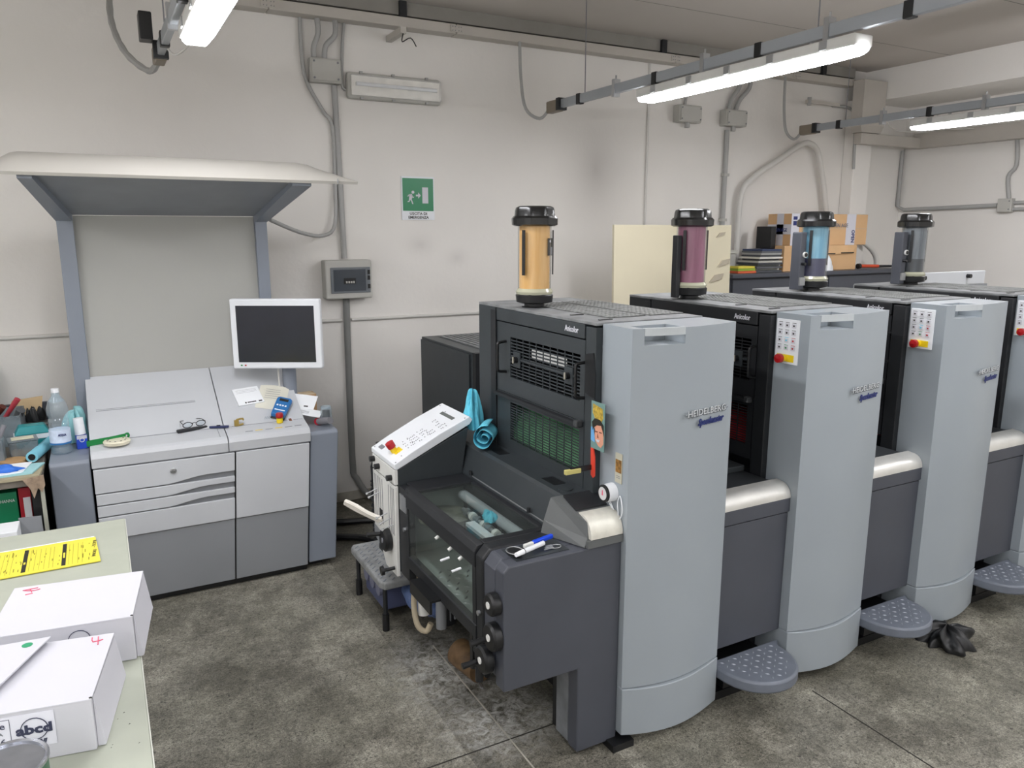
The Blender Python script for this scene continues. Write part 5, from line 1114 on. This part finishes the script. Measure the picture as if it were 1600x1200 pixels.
text('BUSTE', .016, (-.105, 3.10, .8562), Matrix.Rotation(R(-94), 3, 'Z'), m_ink, yf, width=.06)
text('ORDINE', .016, (-.105, 3.0, .8562), Matrix.Rotation(R(-94), 3, 'Z'), m_ink, yf, width=.07)
def paperbox(nm, lab, O, ux, L1, L2, h, tape=False):
    # O: near right bottom corner; ux: direction of the long front edge to the left
    t = thing(nm, lab, 'box', (O[0], O[1], .851), local=True); a = math.atan2(ux[1], ux[0]); t.rotation_euler.z = a
    # local x runs left along the front edge, local y away from the aisle (negative = away)
    out('carton', MB().box(0, L1, -L2, 0, 0, h), m_cardw, t, bev=.002)
    out('lid', MB().box(-.001, L1, -L2 - .001, .001, h - .002, h + .003), m_cardw, t, bev=.0015)
    out('side_flap', MB().prism([(-.001, h - .003), (-.018, .004), (-.015, .001), (-.001, .001)], 'y', -L2 + .002, -.012), m_cardw, t)
    out('corner_hole', MB().cyl((.002, -.004, h + .001), (.002, -.004, h + .0038), .0035, n=8), m_ink, t)
    return t
ang = lambda d: (math.cos(R(d)), math.sin(R(d)))
bA = paperbox('paper_box', 'white paper box beyond the other one, red mark at far corner', (.0, 2.16), ang(172), .34, .30, .125)
bB = paperbox('paper_box', 'nearest white paper box with round letter logo on its front', (-.098, 1.79), ang(170), .36, .30, .125)
RB = Matrix.Rotation(R(170), 3, 'Z')
def on_front(box, s, u, z, size, m, **k):     # lettering on the face that looks towards the viewer
    k.setdefault('width', None)
    o = text(s, size, (0, 0, 0), FRONT, m, None, **k); o.parent = box
    o.data.transform(Matrix.Rotation(math.pi, 4, 'Z')); o.data.transform(Matrix.Translation((u, .0025, z))); return o
def ringm(u, z, r, th, n=24, a0=0, a1=6.2832): return MB().tube([(u - r * math.cos(a0 + (a1 - a0) * i / n), .0025, z + r * math.sin(a0 + (a1 - a0) * i / n)) for i in range(n + 1)], th, 5, 0)
m_logo = mat('logo_ink', '3a3d55', .6)
lb = out('label_sheet', MB().box(.075, .22, .001, .0016, .036, .118), mat('label_white', 'e6e6f0', .6), bB)
lg = out('round_logo', ringm(.115, .080, .026, .0011), m_logo, bB)
on_front(bB, 'abcd', .115, .070, .030, m_logo, name='logo_lettering', width=.07, bold=.0012, align='CENTER')
on_front(bB, 'ERNI', .110, .043, .014, m_logo, name='logo_lettering', width=.032, bold=.0008, shear=.3)
out('label_border', MB().box(.160, .161, .0017, .0022, .045, .112).box(.161, .26, .0017, .0022, .111, .112), m_logo, bB)
on_front(bB, 'buste', .195, .091, .022, m_logo, name='label_lettering', width=.05)
on_front(bB, 'NOSTRA', .198, .076, .010, m_inkgrey, name='label_lettering', width=.045)
on_front(bB, '1206', .195, .054, .020, m_logo, name='label_lettering', width=.045)
def scribble(box, pts, z): out('red_mark', MB().tube([(x, y, z) for x, y in pts], .0014, 5, 2), m_redp, box, label='red felt pen mark')
scribble(bB, [(.048, -.288), (.042, -.264), (.020, -.270)], .129)
scribble(bB, [(.034, -.288), (.028, -.246)], .129)
scribble(bA, [(.275, -.278), (.312, -.272), (.282, -.262), (.268, -.268)], .129); scribble(bA, [(.295, -.276), (.286, -.252)], .129); scribble(bA, [(.282, -.243), (.30, -.240)], .129)
lgA = out('round_logo', ringm(.13, .085, .026, .0011, 24), m_logo, bA)
for i, (x0_, x1_, y0_, y1_, lab) in enumerate(((-.27, -.12, 2.38, 2.52, 'white sheet poking out behind the far paper box, left one'), (-.19, -.08, 2.38, 2.53, 'white sheet poking out behind the far paper box, right one'))):
    one('loose_sheet', MB().prism([(x0_, y0_ + .12), (x1_, y0_ + .11), (x1_ + .005, y1_ + .05), (x0_ - .01, y1_ + .04)], 'z', .851 + .004 * i, .854 + .004 * i), m_paper, lab, 'paper')
ps = thing('envelope_stack', 'stack of white envelopes with a green dot on the nearest box', 'envelope', (-.3, 2.05, .981))
for i in range(4):
    e = i * .003; out('envelope', MB().prism([(-.60, 1.92 + e), (-.300 + e, 1.89), (-.195 + e, 2.115 - e), (-.55, 2.14)], 'z', .9825 + i * .0035, .9855 + i * .0035), m_cardw, ps)
out('green_dot', MB().cyl((-.235, 2.085, .9962), (-.235, 2.085, .9968), .012, n=20), mat('dot_green', '2f9a6c', .6), ps)
t = thing('ink_tin', 'round ink tin with a shiny metal lid, bottom left corner', 'tin', (-.245, 1.64, .856), local=True)
out('can', MB().lathe([(.070, 0), (.070, .112)], n=36), m_green if False else mat('can_green', '3f6a50', .4), t, smooth=True)
out('rim', MB().lathe([(.0705, .108), (.0735, .112), (.0735, .118), (.070, .121), (.066, .118), (.066, .112)], n=36), m_tin, t, smooth=True)
out('lid', MB().lathe([(0, .112), (.066, .112), (.066, .114)], n=36), m_tin, t)
